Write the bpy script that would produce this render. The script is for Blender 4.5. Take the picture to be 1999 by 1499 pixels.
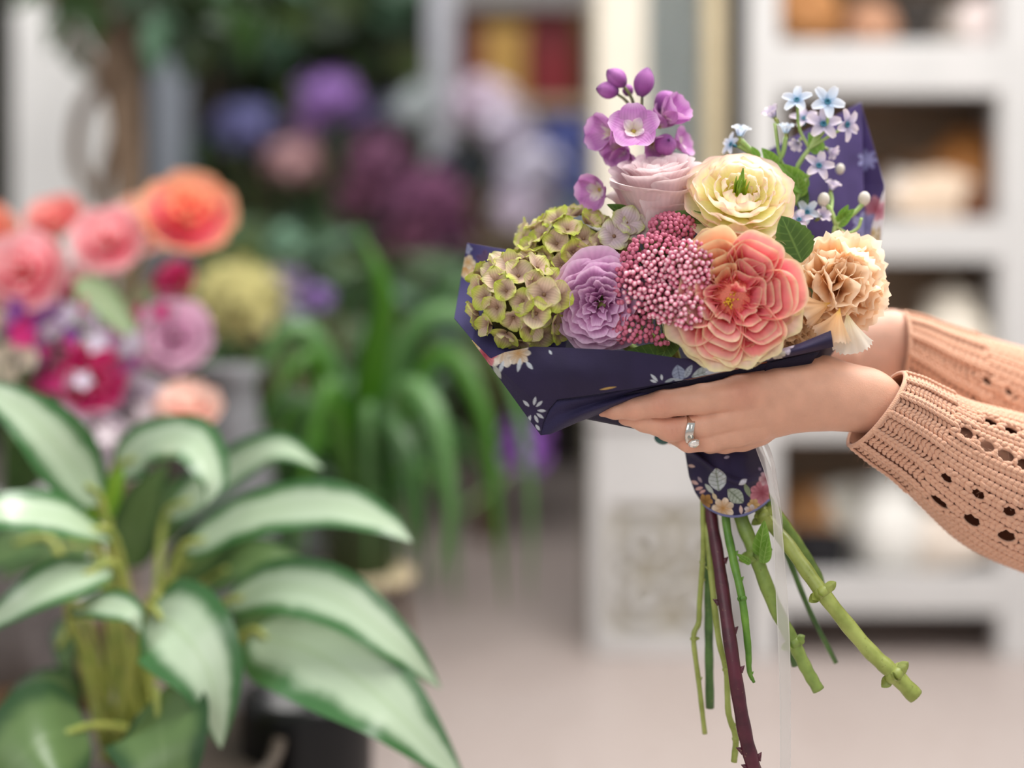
import bpy, bmesh, math, random
import numpy as np
from mathutils import Vector, Matrix, Quaternion

for _o in list(bpy.data.objects):
    bpy.data.objects.remove(_o, do_unlink=True)
SC = bpy.context.scene
COL = SC.collection
PI = math.pi
RNG = np.random.default_rng(11)
R = random.Random(5)

# ------------------------------------------------------------------ camera, world, light, exposure
LENS, HORIZON, CAMZ = 50.0, 500.0, 0.768
FPX = LENS / 36.0 * 1999.0
FOCUS = 0.938
_cam = bpy.data.cameras.new('camera')
_cam.lens = LENS
_cam.sensor_width = 36.0
_cam.sensor_fit = 'HORIZONTAL'
_cam.shift_y = -(749.5 - HORIZON) / 1999.0
_cam.clip_start = 0.02
_cam.dof.use_dof = True
_cam.dof.focus_distance = FOCUS
_cam.dof.aperture_fstop = 1.5
CAM = bpy.data.objects.new('camera', _cam)
CAM.location = (0, 0, CAMZ)
CAM.rotation_euler = (PI / 2, 0, 0)
COL.objects.link(CAM)
SC.camera = CAM

_w = bpy.data.worlds.new('daylight')
SC.world = _w
_w.use_nodes = True
_bg = _w.node_tree.nodes['Background']
_bg.inputs['Color'].default_value = (0.93, 0.965, 1.0, 1)
_bg.inputs['Strength'].default_value = 0.54


def area_lamp(name, loc, target, size, energy, color=(1, 1, 1)):
    l = bpy.data.lights.new(name, 'AREA')
    l.shape = 'RECTANGLE'
    l.size, l.size_y = size
    l.energy = energy
    l.color = color
    o = bpy.data.objects.new(name, l)
    o.location = loc
    o.rotation_euler = (Vector(target) - Vector(loc)).to_track_quat('-Z', 'Y').to_euler()
    COL.objects.link(o)
    return o


area_lamp('skylight_lamp', (0.75, 1.15, 2.35), (0.1, 1.0, 0.7), (1.5, 1.5), 78, (1.0, 0.97, 0.93))
area_lamp('shopfront_lamp', (-0.9, -1.2, 1.9), (0.1, 1.2, 0.6), (2.2, 1.6), 27, (1.0, 0.98, 0.95))
area_lamp('shelf_fill', (1.2, 1.7, 2.4), (1.0, 2.8, 0.6), (1.6, 0.8), 9, (1.0, 0.98, 0.96))  # fill light added to brighten the shelves, no lamp hangs there

area_lamp('pillar_fill', (-0.75, 2.2, 2.6), (-0.9, 2.7, 0.8), (0.8, 0.8), 16, (1.0, 0.98, 0.96))  # added fill without a fixture, brightens the white pillar
area_lamp('back_fill', (-0.1, 3.5, 2.6), (-0.1, 4.0, 0.9), (1.4, 0.5), 15, (1.0, 0.98, 0.96))  # added fill without a fixture, lifts the flowers on the back bench

SC.view_settings.view_transform = 'Standard'
SC.view_settings.look = 'None'
SC.view_settings.gamma = 1.0
SC.view_settings.use_curve_mapping = False
SC.view_settings.exposure = -0.08
SC.cycles.use_denoising = True
SC.cycles.max_bounces = 8
SC.cycles.transparent_max_bounces = 12
SC.cycles.sample_clamp_indirect = 6.0


# ------------------------------------------------------------------ helpers
def P(px, py, d):
    """The point of the place seen at pixel (px, py) at distance d along the view."""
    return np.array(((px - 999.5) / FPX * d, d, CAMZ + (HORIZON - py) / FPX * d))


def PX(n, d=0.95):
    return n / FPX * d


def lin(h):
    h = h.lstrip('#')
    out = []
    for i in (0, 2, 4):
        c = int(h[i:i + 2], 16) / 255.0
        out.append(c / 12.92 if c <= 0.04045 else ((c + 0.055) / 1.055) ** 2.4)
    return np.array(out)


def unit(v):
    v = np.asarray(v, float)
    return v / (np.linalg.norm(v) + 1e-12)


def spline(pts, n):
    """Catmull-Rom through rows of pts (any number of columns), n samples."""
    p = np.asarray(pts, float)
    if len(p) == 2:
        t = np.linspace(0, 1, n)[:, None]
        return p[0] * (1 - t) + p[1] * t
    q = np.vstack([2 * p[0] - p[1], p, 2 * p[-1] - p[-2]])
    m = len(p) - 1
    u = np.linspace(0, m, n)
    i = np.minimum(u.astype(int), m - 1)
    f = (u - i)[:, None]
    a, b, c, d = q[i], q[i + 1], q[i + 2], q[i + 3]
    return 0.5 * (2 * b + (c - a) * f + (2 * a - 5 * b + 4 * c - d) * f ** 2 + (3 * b - a - 3 * c + d) * f ** 3)


def polyline(pts, n):
    p = np.asarray(pts, float)
    seg = np.r_[0, np.cumsum(np.linalg.norm(np.diff(p[:, :2], axis=0), axis=1))]
    u = np.linspace(0, seg[-1], n)
    return np.stack([np.interp(u, seg, p[:, k]) for k in range(p.shape[1])], 1)


class Geo:
    """Collects surfaces and builds ONE mesh, with point attributes st and col."""

    def __init__(s):
        s.v, s.f, s.st, s.col, s.m, s.n = [], [], [], [], [], 0

    def add(s, v, f, st=None, col=None, m=0):
        v = np.asarray(v, float).reshape(-1, 3)
        f = np.asarray(f, int)
        k = len(v)
        s.v.append(v)
        s.f.append(f + s.n)
        s.m.append(np.full(len(f), m))
        s.st.append(np.zeros((k, 2)) if st is None else np.asarray(st, float).reshape(-1, 2))
        if col is None:
            s.col.append(np.ones((k, 3)))
        else:
            c = np.asarray(col, float)
            s.col.append(np.tile(c, (k, 1)) if c.ndim == 1 else c.reshape(-1, 3))
        s.n += k
        return s

    def grid(s, p, st=None, col=None, cu=False, cv=False, m=0):
        p = np.asarray(p, float)
        nu, nv = p.shape[:2]
        idx = np.arange(nu * nv).reshape(nu, nv)
        if cu:
            idx = np.vstack([idx, idx[:1]])
        if cv:
            idx = np.hstack([idx, idx[:, :1]])
        a, b, c, d = idx[:-1, :-1], idx[1:, :-1], idx[1:, 1:], idx[:-1, 1:]
        f = np.stack([a, b, c, d], -1).reshape(-1, 4)
        if st is None:
            u, v = np.meshgrid(np.linspace(0, 1, nu), np.linspace(0, 1, nv), indexing='ij')
            st = np.stack([u, v], -1)
        return s.add(p, f, st, col, m)

    def tube(s, pts, rad, n=8, caps=True, m=0, col=None, flat=1.0):
        p = np.asarray(pts, float)
        k = len(p)
        rad = np.broadcast_to(np.asarray(rad, float), (k,))
        t = np.gradient(p, axis=0)
        t /= np.linalg.norm(t, axis=1)[:, None] + 1e-12
        ref = np.array((0, 0, 1.0)) if abs(t[0][2]) < 0.9 else np.array((1.0, 0, 0))
        a = unit(np.cross(t[0], ref))
        rings = []
        for i in range(k):
            a = unit(a - t[i] * np.dot(a, t[i]))
            b = np.cross(t[i], a)
            th = np.linspace(0, 2 * PI, n, endpoint=False)
            rings.append(p[i] + rad[i] * (np.cos(th)[:, None] * a + flat * np.sin(th)[:, None] * b))
        g = np.array(rings)
        if caps:
            g = np.concatenate([np.repeat(p[:1, None], n, 1), g, np.repeat(p[-1:, None], n, 1)], 0)
        return s.grid(g, cv=True, m=m, col=col)

    def ell(s, c, r, M=None, nu=10, nv=7, m=0, col=None):
        th = np.linspace(0, 2 * PI, nu, endpoint=False)
        ph = np.linspace(0, PI, nv)
        T, F = np.meshgrid(th, ph, indexing='ij')
        r = np.broadcast_to(np.asarray(r, float), (3,))
        q = np.stack([r[0] * np.sin(F) * np.cos(T), r[1] * np.sin(F) * np.sin(T), r[2] * np.cos(F)], -1)
        if M is not None:
            q = q @ np.asarray(M).T
        return s.grid(q + np.asarray(c), cu=True, m=m, col=col)

    def lathe(s, prof, n=20, c=(0, 0, 0), m=0, col=None, wob=None):
        prof = np.asarray(prof, float)
        th = np.linspace(0, 2 * PI, n, endpoint=False)
        r, z = prof[:, 0][None], prof[:, 1][None]
        rr = r * (1 if wob is None else wob(th)[:, None])
        q = np.stack([rr * np.cos(th)[:, None], rr * np.sin(th)[:, None], np.broadcast_to(z, rr.shape if wob is not None else (n, len(prof)))], -1)
        return s.grid(q + np.asarray(c), cu=True, m=m, col=col)

    def box(s, lo, hi, m=0, bev=0.0, col=None):
        lo, hi = np.minimum(lo, hi), np.maximum(lo, hi)
        bm = bmesh.new()
        bmesh.ops.create_cube(bm, size=1.0)
        for v in bm.verts:
            v.co = Vector(tuple((lo[i] + hi[i]) / 2 + v.co[i] * (hi[i] - lo[i]) for i in range(3)))
        if bev:
            bmesh.ops.bevel(bm, geom=bm.edges[:], offset=bev, segments=2, affect='EDGES', profile=0.6)
        bm.verts.index_update()
        vs = [tuple(v.co) for v in bm.verts]
        bmesh.ops.triangulate(bm, faces=[f for f in bm.faces if len(f.verts) not in (3, 4)])
        q = [[v.index for v in f.verts] for f in bm.faces]
        q4 = [f if len(f) == 4 else f + [f[2]] for f in q]
        bm.free()
        return s.add(vs, q4, m=m, col=col)

    def mesh(s, name, mats=(), smooth=True, flat=False):
        me = bpy.data.meshes.new(name)
        v = np.concatenate(s.v)
        faces = [[int(i) for k, i in enumerate(q) if k == 0 or i != q[k - 1]] for fs in s.f for q in fs] if flat else None
        if faces is None:
            f = np.concatenate(s.f)
            if f.shape[1] == 4:
                tri = f[:, 2] == f[:, 3]
            else:
                tri = np.zeros(len(f), bool)
            if tri.any():
                faces = [list(map(int, q[:3])) if t else list(map(int, q)) for q, t in zip(f, tri)]
        if faces is not None:
            me.from_pydata([tuple(x) for x in v], [], faces)
        else:
            k = f.shape[1]
            me.vertices.add(len(v))
            me.vertices.foreach_set('co', v.ravel())
            me.loops.add(f.size)
            me.loops.foreach_set('vertex_index', f.ravel().astype(np.int32))
            me.polygons.add(len(f))
            me.polygons.foreach_set('loop_start', np.arange(0, f.size, k, dtype=np.int32))
            me.update(calc_edges=True)
        a = me.attributes.new('st', 'FLOAT_VECTOR', 'POINT')
        st = np.concatenate(s.st)
        a.data.foreach_set('vector', np.c_[st, np.zeros(len(st))].ravel())
        a = me.attributes.new('col', 'FLOAT_COLOR', 'POINT')
        cc = np.concatenate(s.col)
        a.data.foreach_set('color', np.c_[cc, np.ones(len(cc))].ravel())
        for mt in mats:
            me.materials.append(mt)
        if len(mats) > 1:
            me.polygons.foreach_set('material_index', np.concatenate(s.m).astype(np.int32))
        me.polygons.foreach_set('use_smooth', np.full(len(me.polygons), smooth))
        me.validate()
        return me


def tag(o, label=None, cat=None, group=None, kind=None):
    if label:
        o['label'] = label
    if cat:
        o['category'] = cat
    if group:
        o['group'] = group
    if kind:
        o['kind'] = kind
    return o


def link(name, data, parent=None, M=None, world=None):
    """Link an object. M: its matrix in the parent's frame. world: the parent's world matrix, for a mesh already in world space."""
    o = bpy.data.objects.new(name, data)
    COL.objects.link(o)
    if parent is not None:
        o.parent = parent
        if world is not None:
            o.matrix_parent_inverse = world.inverted()
    if M is not None:
        o.matrix_basis = M
    return o


def thing(name, label, cat, M, group=None):
    o = bpy.data.objects.new(name, None)
    o.empty_display_size = 0.02
    o.matrix_basis = M
    COL.objects.link(o)
    return tag(o, label, cat, group)


def frame(axis, origin, up=(0, 0, 1), spin=0.0):
    z = unit(axis)
    x = np.cross(np.asarray(up, float), z)
    if np.linalg.norm(x) < 1e-4:
        x = np.array((1.0, 0, 0))
    x = unit(x)
    y = np.cross(z, x)
    M = Matrix(((x[0], y[0], z[0], origin[0]), (x[1], y[1], z[1], origin[1]), (x[2], y[2], z[2], origin[2]), (0, 0, 0, 1)))
    return M @ Matrix.Rotation(spin, 4, 'Z') if spin else M


def T(p):
    return Matrix.Translation(Vector(tuple(p)))


def hnoise(x, y, seed=0):
    """Cheap smooth value noise on arrays."""
    xi, yi = np.floor(x).astype(int), np.floor(y).astype(int)
    fx, fy = x - xi, y - yi
    fx, fy = fx * fx * (3 - 2 * fx), fy * fy * (3 - 2 * fy)

    def h(a, b):
        n = np.sin(a * 127.1 + b * 311.7 + seed * 74.7) * 43758.5453
        return n - np.floor(n)
    return (h(xi, yi) * (1 - fx) + h(xi + 1, yi) * fx) * (1 - fy) + (h(xi, yi + 1) * (1 - fx) + h(xi + 1, yi + 1) * fx) * fy


# ------------------------------------------------------------------ materials
class NT:
    def __init__(s, name):
        s.m = bpy.data.materials.new(name)
        s.m.use_nodes = True
        s.t = s.m.node_tree
        s.b = s.t.nodes['Principled BSDF']
        s.out = s.t.nodes['Material Output']

    def n(s, typ, **kw):
        o = s.t.nodes.new('ShaderNode' + typ)
        for k, v in kw.items():
            setattr(o, k, v)
        return o

    def l(s, a, b):
        s.t.links.new(a, b)

    def attr(s, name, what='Vector'):
        a = s.n('Attribute', attribute_name=name)
        return a.outputs[what]

    def math(s, op, a, b=None):
        o = s.n('Math', operation=op)
        for i, x in enumerate((a, b)):
            if x is None:
                continue
            if isinstance(x, (int, float)):
                o.inputs[i].default_value = x
            else:
                s.l(x, o.inputs[i])
        return o.outputs[0]

    def noise(s, scale, detail=3, rough=0.6, vec=None, dist=0.0):
        o = s.n('TexNoise')
        o.inputs['Scale'].default_value = scale
        o.inputs['Detail'].default_value = detail
        o.inputs['Roughness'].default_value = rough
        o.inputs['Distortion'].default_value = dist
        if vec is None:
            vec = s.n('TexCoord').outputs['Object']
        s.l(vec, o.inputs['Vector'])
        return o.outputs['Fac']

    def ramp(s, fac, stops, interp='LINEAR'):
        o = s.n('ValToRGB')
        e = o.color_ramp.elements
        o.color_ramp.interpolation = interp
        while len(e) < len(stops):
            e.new(0.5)
        for i, (p, c) in enumerate(stops):
            e[i].position = p
            e[i].color = (*(lin(c) if isinstance(c, str) else (c, c, c)), 1)
        s.l(fac, o.inputs[0])
        return o.outputs[0]

    def mix(s, fac, a, b, mode='MIX'):
        o = s.n('Mix', data_type='RGBA', blend_type=mode)
        for sock, x in ((o.inputs[0], fac), (o.inputs[6], a), (o.inputs[7], b)):
            if isinstance(x, (int, float)):
                sock.default_value = x
            elif isinstance(x, str):
                sock.default_value = (*lin(x), 1)
            else:
                s.l(x, sock)
        return o.outputs[2]

    def bump(s, h, strength=0.3, dist=0.001):
        o = s.n('Bump')
        o.inputs['Strength'].default_value = strength
        o.inputs['Distance'].default_value = dist
        s.l(h, o.inputs['Height'])
        s.l(o.outputs[0], s.b.inputs['Normal'])
        return o.outputs[0]

    def base(s, c):
        if isinstance(c, str):
            s.b.inputs['Base Color'].default_value = (*lin(c), 1)
        else:
            s.l(c, s.b.inputs['Base Color'])

    def set(s, **kw):
        for k, v in kw.items():
            s.b.inputs[k.replace('_', ' ')].default_value = v
        return s

    def translucent(s, fac, col):
        t = s.n('BsdfTranslucent')
        if isinstance(col, str):
            t.inputs[0].default_value = (*lin(col), 1)
        else:
            s.l(col, t.inputs[0])
        x = s.n('MixShader')
        x.inputs[0].default_value = fac
        s.l(s.b.outputs[0], x.inputs[1])
        s.l(t.outputs[0], x.inputs[2])
        s.l(x.outputs[0], s.out.inputs[0])


_MATS = {}


def mat(name, color, rough=0.6, var=0.12, scale=30, bump=0.0, bscale=120, metallic=0.0, spec=0.4, dist=0.001):
    """A plain surface: one colour with a little procedural mottling."""
    if name in _MATS:
        return _MATS[name]
    s = NT(name)
    f = s.noise(scale, 4)
    c = lin(color)
    s.base(s.mix(s.ramp(f, [(0.3, 0.0), (0.7, 1.0)]), '#%02x%02x%02x' % tuple(_hex(c * (1 - var))), '#%02x%02x%02x' % tuple(_hex(np.minimum(c * (1 + var), 1)))))
    s.set(Roughness=rough, Metallic=metallic, Specular_IOR_Level=spec)
    if bump:
        s.bump(s.noise(bscale, 5), bump, dist)
    _MATS[name] = s.m
    return s.m


def _hex(c):
    c = np.clip(c, 0, 1)
    v = np.where(c <= 0.0031308, c * 12.92, 1.055 * c ** (1 / 2.4) - 0.055)
    return (v * 255 + 0.5).astype(int)


def petal_mat(name, stops, trans=0.25, rough=0.5, wob=0.12, veins=26, vein_amt=0.12, edge=None, edge_amt=0.0, objvar=0.06, spec=0.25):
    """Petal: colour from base (st.y = 0) to lip (st.y = 1), fine veins running along it, light passing through."""
    if name in _MATS:
        return _MATS[name]
    s = NT(name)
    st = s.attr('st')
    sep = s.n('SeparateXYZ')
    s.l(st, sep.inputs[0])
    n1 = s.noise(90, 3)
    y = s.math('ADD', sep.outputs['Y'], s.math('MULTIPLY', s.math('SUBTRACT', n1, 0.5), wob * 2))
    c = s.ramp(y, stops)
    if edge:
        ex = s.math('ABSOLUTE', s.math('SUBTRACT', s.math('MULTIPLY', sep.outputs['X'], 2.0), 1.0))
        e = s.math('MAXIMUM', s.math('POWER', ex, 5.0), s.math('POWER', sep.outputs['Y'], 7.0))
        e = s.math('MULTIPLY', e, s.math('MULTIPLY', s.noise(140, 2), edge_amt * 2))
        c = s.mix(e, c, edge)
    v = s.n('TexWave', wave_type='BANDS', bands_direction='X')
    v.inputs['Scale'].default_value = veins / 6.0
    v.inputs['Distortion'].default_value = 2.0
    v.inputs['Detail'].default_value = 2
    s.l(st, v.inputs['Vector'])
    hs = s.n('HueSaturation')
    s.l(c, hs.inputs['Color'])
    val = s.math('ADD', 1.0 - vein_amt * 0.5, s.math('MULTIPLY', v.outputs['Fac'], vein_amt))
    oi = s.n('ObjectInfo')
    val = s.math('ADD', val, s.math('MULTIPLY', s.math('SUBTRACT', oi.outputs['Random'], 0.5), objvar * 2))
    s.l(val, hs.inputs['Value'])
    s.base(hs.outputs[0])
    s.set(Roughness=rough, Specular_IOR_Level=spec, Sheen_Weight=0.08)
    s.bump(s.math('ADD', v.outputs['Fac'], s.math('MULTIPLY', n1, 0.8)), 0.25, 0.0004)
    s.translucent(trans, hs.outputs[0])
    _MATS[name] = s.m
    return s.m


def leaf_mat(name, base, edge, vein, trans=0.2, rough=0.4, side=9, spec=0.5, mid=0.5):
    """Leaf: st.x across (0.5 = midrib), st.y along; side veins as a slanted wave."""
    if name in _MATS:
        return _MATS[name]
    s = NT(name)
    st = s.attr('st')
    sep = s.n('SeparateXYZ')
    s.l(st, sep.inputs[0])
    ax = s.math('ABSOLUTE', s.math('SUBTRACT', s.math('MULTIPLY', sep.outputs['X'], 2.0), 1.0))
    nz = s.math('SUBTRACT', s.noise(25, 3), 0.5)
    e = s.ramp(s.math('ADD', ax, s.math('MULTIPLY', nz, 0.45)), [(mid, 0.0), (min(mid + 0.3, 1), 1.0)])
    c = s.mix(e, base, edge)
    w = s.math('SINE', s.math('MULTIPLY', s.math('SUBTRACT', sep.outputs['Y'], s.math('MULTIPLY', ax, 0.18)), side * 6.283))
    sv = s.ramp(s.math('ADD', s.math('MULTIPLY', w, 0.5), 0.5), [(0.86, 0.0), (1.0, 0.4)])
    mr = s.ramp(ax, [(0.0, 1.0), (0.09, 0.0)])
    c = s.mix(s.math('MAXIMUM', sv, mr), c, vein)
    s.base(c)
    s.set(Roughness=rough, Specular_IOR_Level=spec)
    s.bump(s.math('SUBTRACT', s.math('MULTIPLY', s.noise(200, 3), 0.4), s.math('MAXIMUM', sv, mr)), 0.3, 0.0006)
    s.translucent(trans, c)
    _MATS[name] = s.m
    return s.m


def stem_mat(name, a, b, spots='#6b6a2a', trans=0.0, rough=0.42):
    if name in _MATS:
        return _MATS[name]
    s = NT(name)
    c = s.mix(s.ramp(s.noise(60, 3), [(0.35, 0.0), (0.65, 1.0)]), a, b)
    c = s.mix(s.ramp(s.noise(420, 2), [(0.68, 0.0), (0.74, 0.7)]), c, spots)
    s.base(c)
    s.set(Roughness=rough, Specular_IOR_Level=0.5)
    s.bump(s.noise(300, 4), 0.2, 0.0006)
    _MATS[name] = s.m
    return s.m


def attr_mat(name, rough=0.7, trans=0.0, weave=0.0, sheen=0.0, sss=0.0, spec=0.3):
    """Colour carried by the mesh (printed cloth, skin), with a fine surface."""
    s = NT(name)
    c = s.attr('col', 'Color')
    s.base(c)
    s.set(Roughness=rough, Specular_IOR_Level=spec, Sheen_Weight=sheen)
    if weave:
        tc = s.n('TexCoord')
        ws = []
        for ang in ('X', 'Z'):
            w = s.n('TexWave', wave_type='BANDS', bands_direction=ang)
            w.inputs['Scale'].default_value = 520
            w.inputs['Distortion'].default_value = 1.5
            s.l(tc.outputs['Object'], w.inputs['Vector'])
            ws.append(w.outputs['Fac'])
        h = s.math('ADD', s.math('MULTIPLY', ws[0], ws[1]), s.math('MULTIPLY', s.noise(900, 2), 0.6))
        s.bump(h, weave, 0.0005)
        hs = s.n('HueSaturation')
        s.l(c, hs.inputs['Color'])
        s.l(s.math('ADD', 0.86, s.math('MULTIPLY', h, 0.2)), hs.inputs['Value'])
        s.base(hs.outputs[0])
        c = hs.outputs[0]
    if trans:
        s.translucent(trans, c)
    return s.m
# ------------------------------------------------------------------ the room
def structure(name, geo, m):
    return tag(link(name, geo.mesh(name, [m], smooth=False)), kind='structure')


M_WHITE = mat('white_paint', '#c8c5c3', 0.5, 0.05, 8)
M_GREYP = mat('grey_paint', '#b9b9c0', 0.5, 0.05, 8)
M_CREAM = mat('cream_paint', '#d9d0c0', 0.5, 0.05, 8)
M_BEIGE = mat('beige_wood', '#b8a888', 0.55, 0.12, 14)
M_DARK = mat('gap_shade', '#3a3c42', 0.5, 0.1)
M_BROWN = mat('brown_wood', '#5b432c', 0.6, 0.2, 12)

s_ = NT('floor_boards')
_tc = s_.n('TexCoord').outputs['Object']
_c = s_.mix(s_.noise(1.6, 4, vec=_tc), '#aa9a93', '#c6bab5')
s_.base(s_.mix(s_.ramp(s_.noise(30, 4, vec=_tc), [(0.4, 0.0), (0.7, 0.35)]), _c, '#9d8b82'))
s_.set(Roughness=0.42)
structure('floor', Geo().box((-3.2, -2.5, -0.1), (3.0, 6.0, 0.0)), s_.m)
s_ = NT('back_wall_paint')
s_.base(s_.mix(s_.noise(2.2, 4), '#1d1c14', '#3d372a'))
s_.set(Roughness=0.8)
structure('wall_back', Geo().box((-3.2, 5.8, 0), (3.0, 5.95, 2.9)), s_.m)
structure('wall_left', Geo().box((-3.2, 2.4, 0), (-3.05, 5.8, 2.9)), mat('olive_wall', '#5a5a4a', 0.8))
structure('wall_right', Geo().box((2.85, 3.3, 0), (3.0, 5.8, 2.9)), mat('grey_wall', '#b8b2a8', 0.8))
structure('ceiling', Geo().box((-3.2, 4.7, 2.75), (3.0, 5.95, 2.9)), mat('ceiling_paint', '#8f8d85', 0.8))  # unseen, spans only the back, put in to darken that end

# white square pillar near the ficus
_a, _b = P(22, 0, 3.1), P(214, 0, 3.1)
structure('trim_1', Geo().box((_a[0], 3.1, 0), (_b[0], 3.26, 2.75), bev=0.012), mat('pillar_white', '#f2f0ed', 0.5, 0.03, 5))
# pale grey upright strip further back on the wall
_a, _b = P(296, 0, 4.2), P(362, 0, 4.2)
structure('trim_2', Geo().box((_a[0], 4.2, 0), (_b[0], 4.26, P(0, 75, 4.2)[2])), mat('blue_grey_paint', '#8d929c', 0.5))

# ------------------------------------------------------------------ white open shelf
DS = 2.7


def box_px(x0, y0, x1, y1, d, depth, bev=0.004, g=None):
    a, b = P(x0, y0, d), P(x1, y1, d)
    return (g or Geo()).box((a[0], d, max(b[2], 0)), (b[0], d + depth, a[2]), bev=bev)


shelf = thing('shelf_unit', 'white painted open shelf unit full of shells and wooden ornaments', 'shelf', T((P(1750, 0, DS)[0], DS + 0.17, 0)))
SW = shelf.matrix_basis.copy()
link('post', box_px(1462, -560, 1523, 1290, DS, 0.05).mesh('post', [M_WHITE], False), shelf, world=SW)
link('post', box_px(1953, -560, 2040, 1290, DS, 0.05).mesh('post', [M_WHITE], False), shelf, world=SW)
link('side_panel', box_px(1466, -560, 1480, 1290, DS + 0.05, 0.31).mesh('side_panel', [M_WHITE], False), shelf, world=SW)
link('side_panel', box_px(2010, -560, 2036, 1290, DS + 0.05, 0.31).mesh('side_panel', [M_WHITE], False), shelf, world=SW)
link('back_panel', box_px(1480, -560, 2010, 1195, DS + 0.335, 0.012, 0.001).mesh('back_panel', [mat('shelf_back', '#a38a74', 0.7, 0.2, 6)], False), shelf, world=SW)
SHELF_Y = [(-262, -180), (80, 182), (428, 508), (765, 858), (1118, 1198)]
for y0, y1 in SHELF_Y:
    b = link('shelf_board', box_px(1480, y0 + 14, 2010, y1 - 22, DS + 0.012, 0.32).mesh('shelf_board', [M_WHITE], False), shelf, world=SW)
    link('lip', box_px(1521, y0, 1955, y1, DS - 0.004, 0.022).mesh('lip', [M_WHITE], False), b, world=Matrix.Identity(4))
    b.matrix_parent_inverse = SW.inverted()

# ------------------------------------------------------------------ cabinet beside it: glazed door above, carved panel below
DC = 2.74
cab = thing('display_cabinet', 'cream glazed cabinet with a white scroll-carved lower panel beside the open shelf', 'cabinet', T((P(1310, 0, DC)[0], DC + 0.15, 0)))
CW = cab.matrix_basis.copy()


def cpart(name, g, m, parent=None, smooth=False):
    return link(name, g.mesh(name, [m], smooth), parent or cab, world=CW if parent is None else Matrix.Identity(4))


cpart('stile', box_px(1164, -560, 1262, 806, DC, 0.04), M_CREAM)
cpart('stile', box_px(1374, -560, 1416, 806, DC, 0.04), M_BEIGE)
cpart('back_panel', box_px(1170, -560, 1430, 806, DC + 0.30, 0.012), mat('cab_back', '#e2e2de', 0.6))
s_ = NT('pane_glass')
s_.base('#dfe6e6')
s_.set(Roughness=0.06, Transmission_Weight=0.9, IOR=1.3)
cpart('pane', box_px(1262, -560, 1374, 806, DC + 0.015, 0.005, 0.0), s_.m)
cpart('side_panel', box_px(1164, -560, 1172, 806, DC + 0.04, 0.26), M_CREAM)
cpart('side_panel', box_px(1408, -560, 1416, 806, DC + 0.04, 0.26), M_BEIGE)
cpart('countertop', box_px(1152, 790, 1442, 822, DC - 0.02, 0.34), M_WHITE)
M_CARVE = mat('carved_ground', '#a09886', 0.7, 0.1, 20)
lower = cpart('carved_panel', box_px(1160, 822, 1440, 1288, DC + 0.012, 0.30), M_CARVE)
for x0, y0, x1, y1 in ((1156, 820, 1192, 1290), (1422, 820, 1440, 1290), (1190, 820, 1426, 990), (1190, 1235, 1426, 1290)):
    cpart('rail', box_px(x0, y0, x1, y1, DC - 0.004, 0.02), M_WHITE, lower)


def scroll(cx, cy, r, turns, a0, sgn, w):
    n = 46
    t = np.linspace(0, 1, n)
    a = a0 + sgn * t * turns * 2 * PI
    rr = r * (1 - 0.85 * t)
    pts = [P(cx + rr[i] * math.cos(a[i]), cy + rr[i] * math.sin(a[i]), DC + 0.006) for i in range(n)]
    return Geo().tube(pts, PX(w, DC) * (1 - 0.45 * t), 8)


for q in ((1265, 1060, 52, 1.3, 2.2, 1, 12), (1360, 1065, 54, 1.3, 0.9, -1, 12), (1262, 1165, 50, 1.25, 4.0, -1, 12), (1365, 1170, 48, 1.25, 5.4, 1, 12), (1312, 1115, 26, 0.9, 0, 1, 9), (1225, 1115, 24, 0.8, 1, 1, 8), (1400, 1118, 22, 0.8, 2, -1, 8)):
    cpart('scroll', scroll(*q), M_WHITE, lower, True)
cpart('gap_shade_strip', box_px(1416, -560, 1451, 806, DC + 0.06, 0.2, 0.0), M_DARK)  # dark strip standing in for the shade in the gap between units

# ------------------------------------------------------------------ grey cupboard at the back with three boxes in it
DB = 4.55
cup = thing('storage_cupboard', 'grey framed open cupboard high on the dark back wall', 'cupboard', T((P(1000, 0, DB)[0], DB + 0.2, 0)))
UW = cup.matrix_basis.copy()
for nm, q, m in (('post', (836, -120, 888, 620), M_GREYP), ('post', (1160, -120, 1190, 620), M_GREYP), ('rail', (886, -120, 1162, 14), mat('grey_rail', '#85807e', 0.5)),
                 ('shelf_board', (886, 196, 1162, 214), M_BEIGE), ('shelf_board', (886, 470, 1162, 490), M_BEIGE)):
    link(nm, box_px(*q, DB if nm == 'post' else DB + 0.01, 0.06 if nm != 'shelf_board' else 0.4).mesh(nm, [m], False), cup, world=UW)
link('back_panel', box_px(880, -120, 1166, 620, DB + 0.42, 0.02).mesh('back_panel', [mat('cup_back', '#6f5526', 0.7, 0.15, 6)], False), cup, world=UW)
for nm, lab, q, c, dd in (('gift_box', 'dark red upright box in the grey cupboard, beside the grey post', (900, 22, 948, 196), '#780016', 0.12),
                          ('gift_box', 'golden yellow upright box between the two red boxes', (944, 52, 1024, 196), '#b98e40', 0.04),
                          ('gift_box', 'wide dark red box next to the golden box', (1028, 22, 1122, 196), '#7e0014', 0.12)):
    o = thing(nm, lab, 'box', T((P((q[0] + q[2]) / 2, 0, DB)[0], DB + 0.1, P(0, 196, DB)[2])), 'boxes in the grey cupboard')
    g = box_px(q[0], q[1] + 22, q[2], q[3], DB + dd, 0.16)
    link('body', g.mesh('body', [mat('box_' + c[1:], c, 0.45, 0.1, 9)], False), o, world=o.matrix_basis.copy())
    g = box_px(q[0] - 2, q[1], q[2] + 2, q[1] + 24, DB + dd - 0.004, 0.168)
    link('lid', g.mesh('lid', [mat('lid_' + c[1:], c, 0.4, 0.1, 9)], False), o, world=o.matrix_basis.copy())
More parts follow.
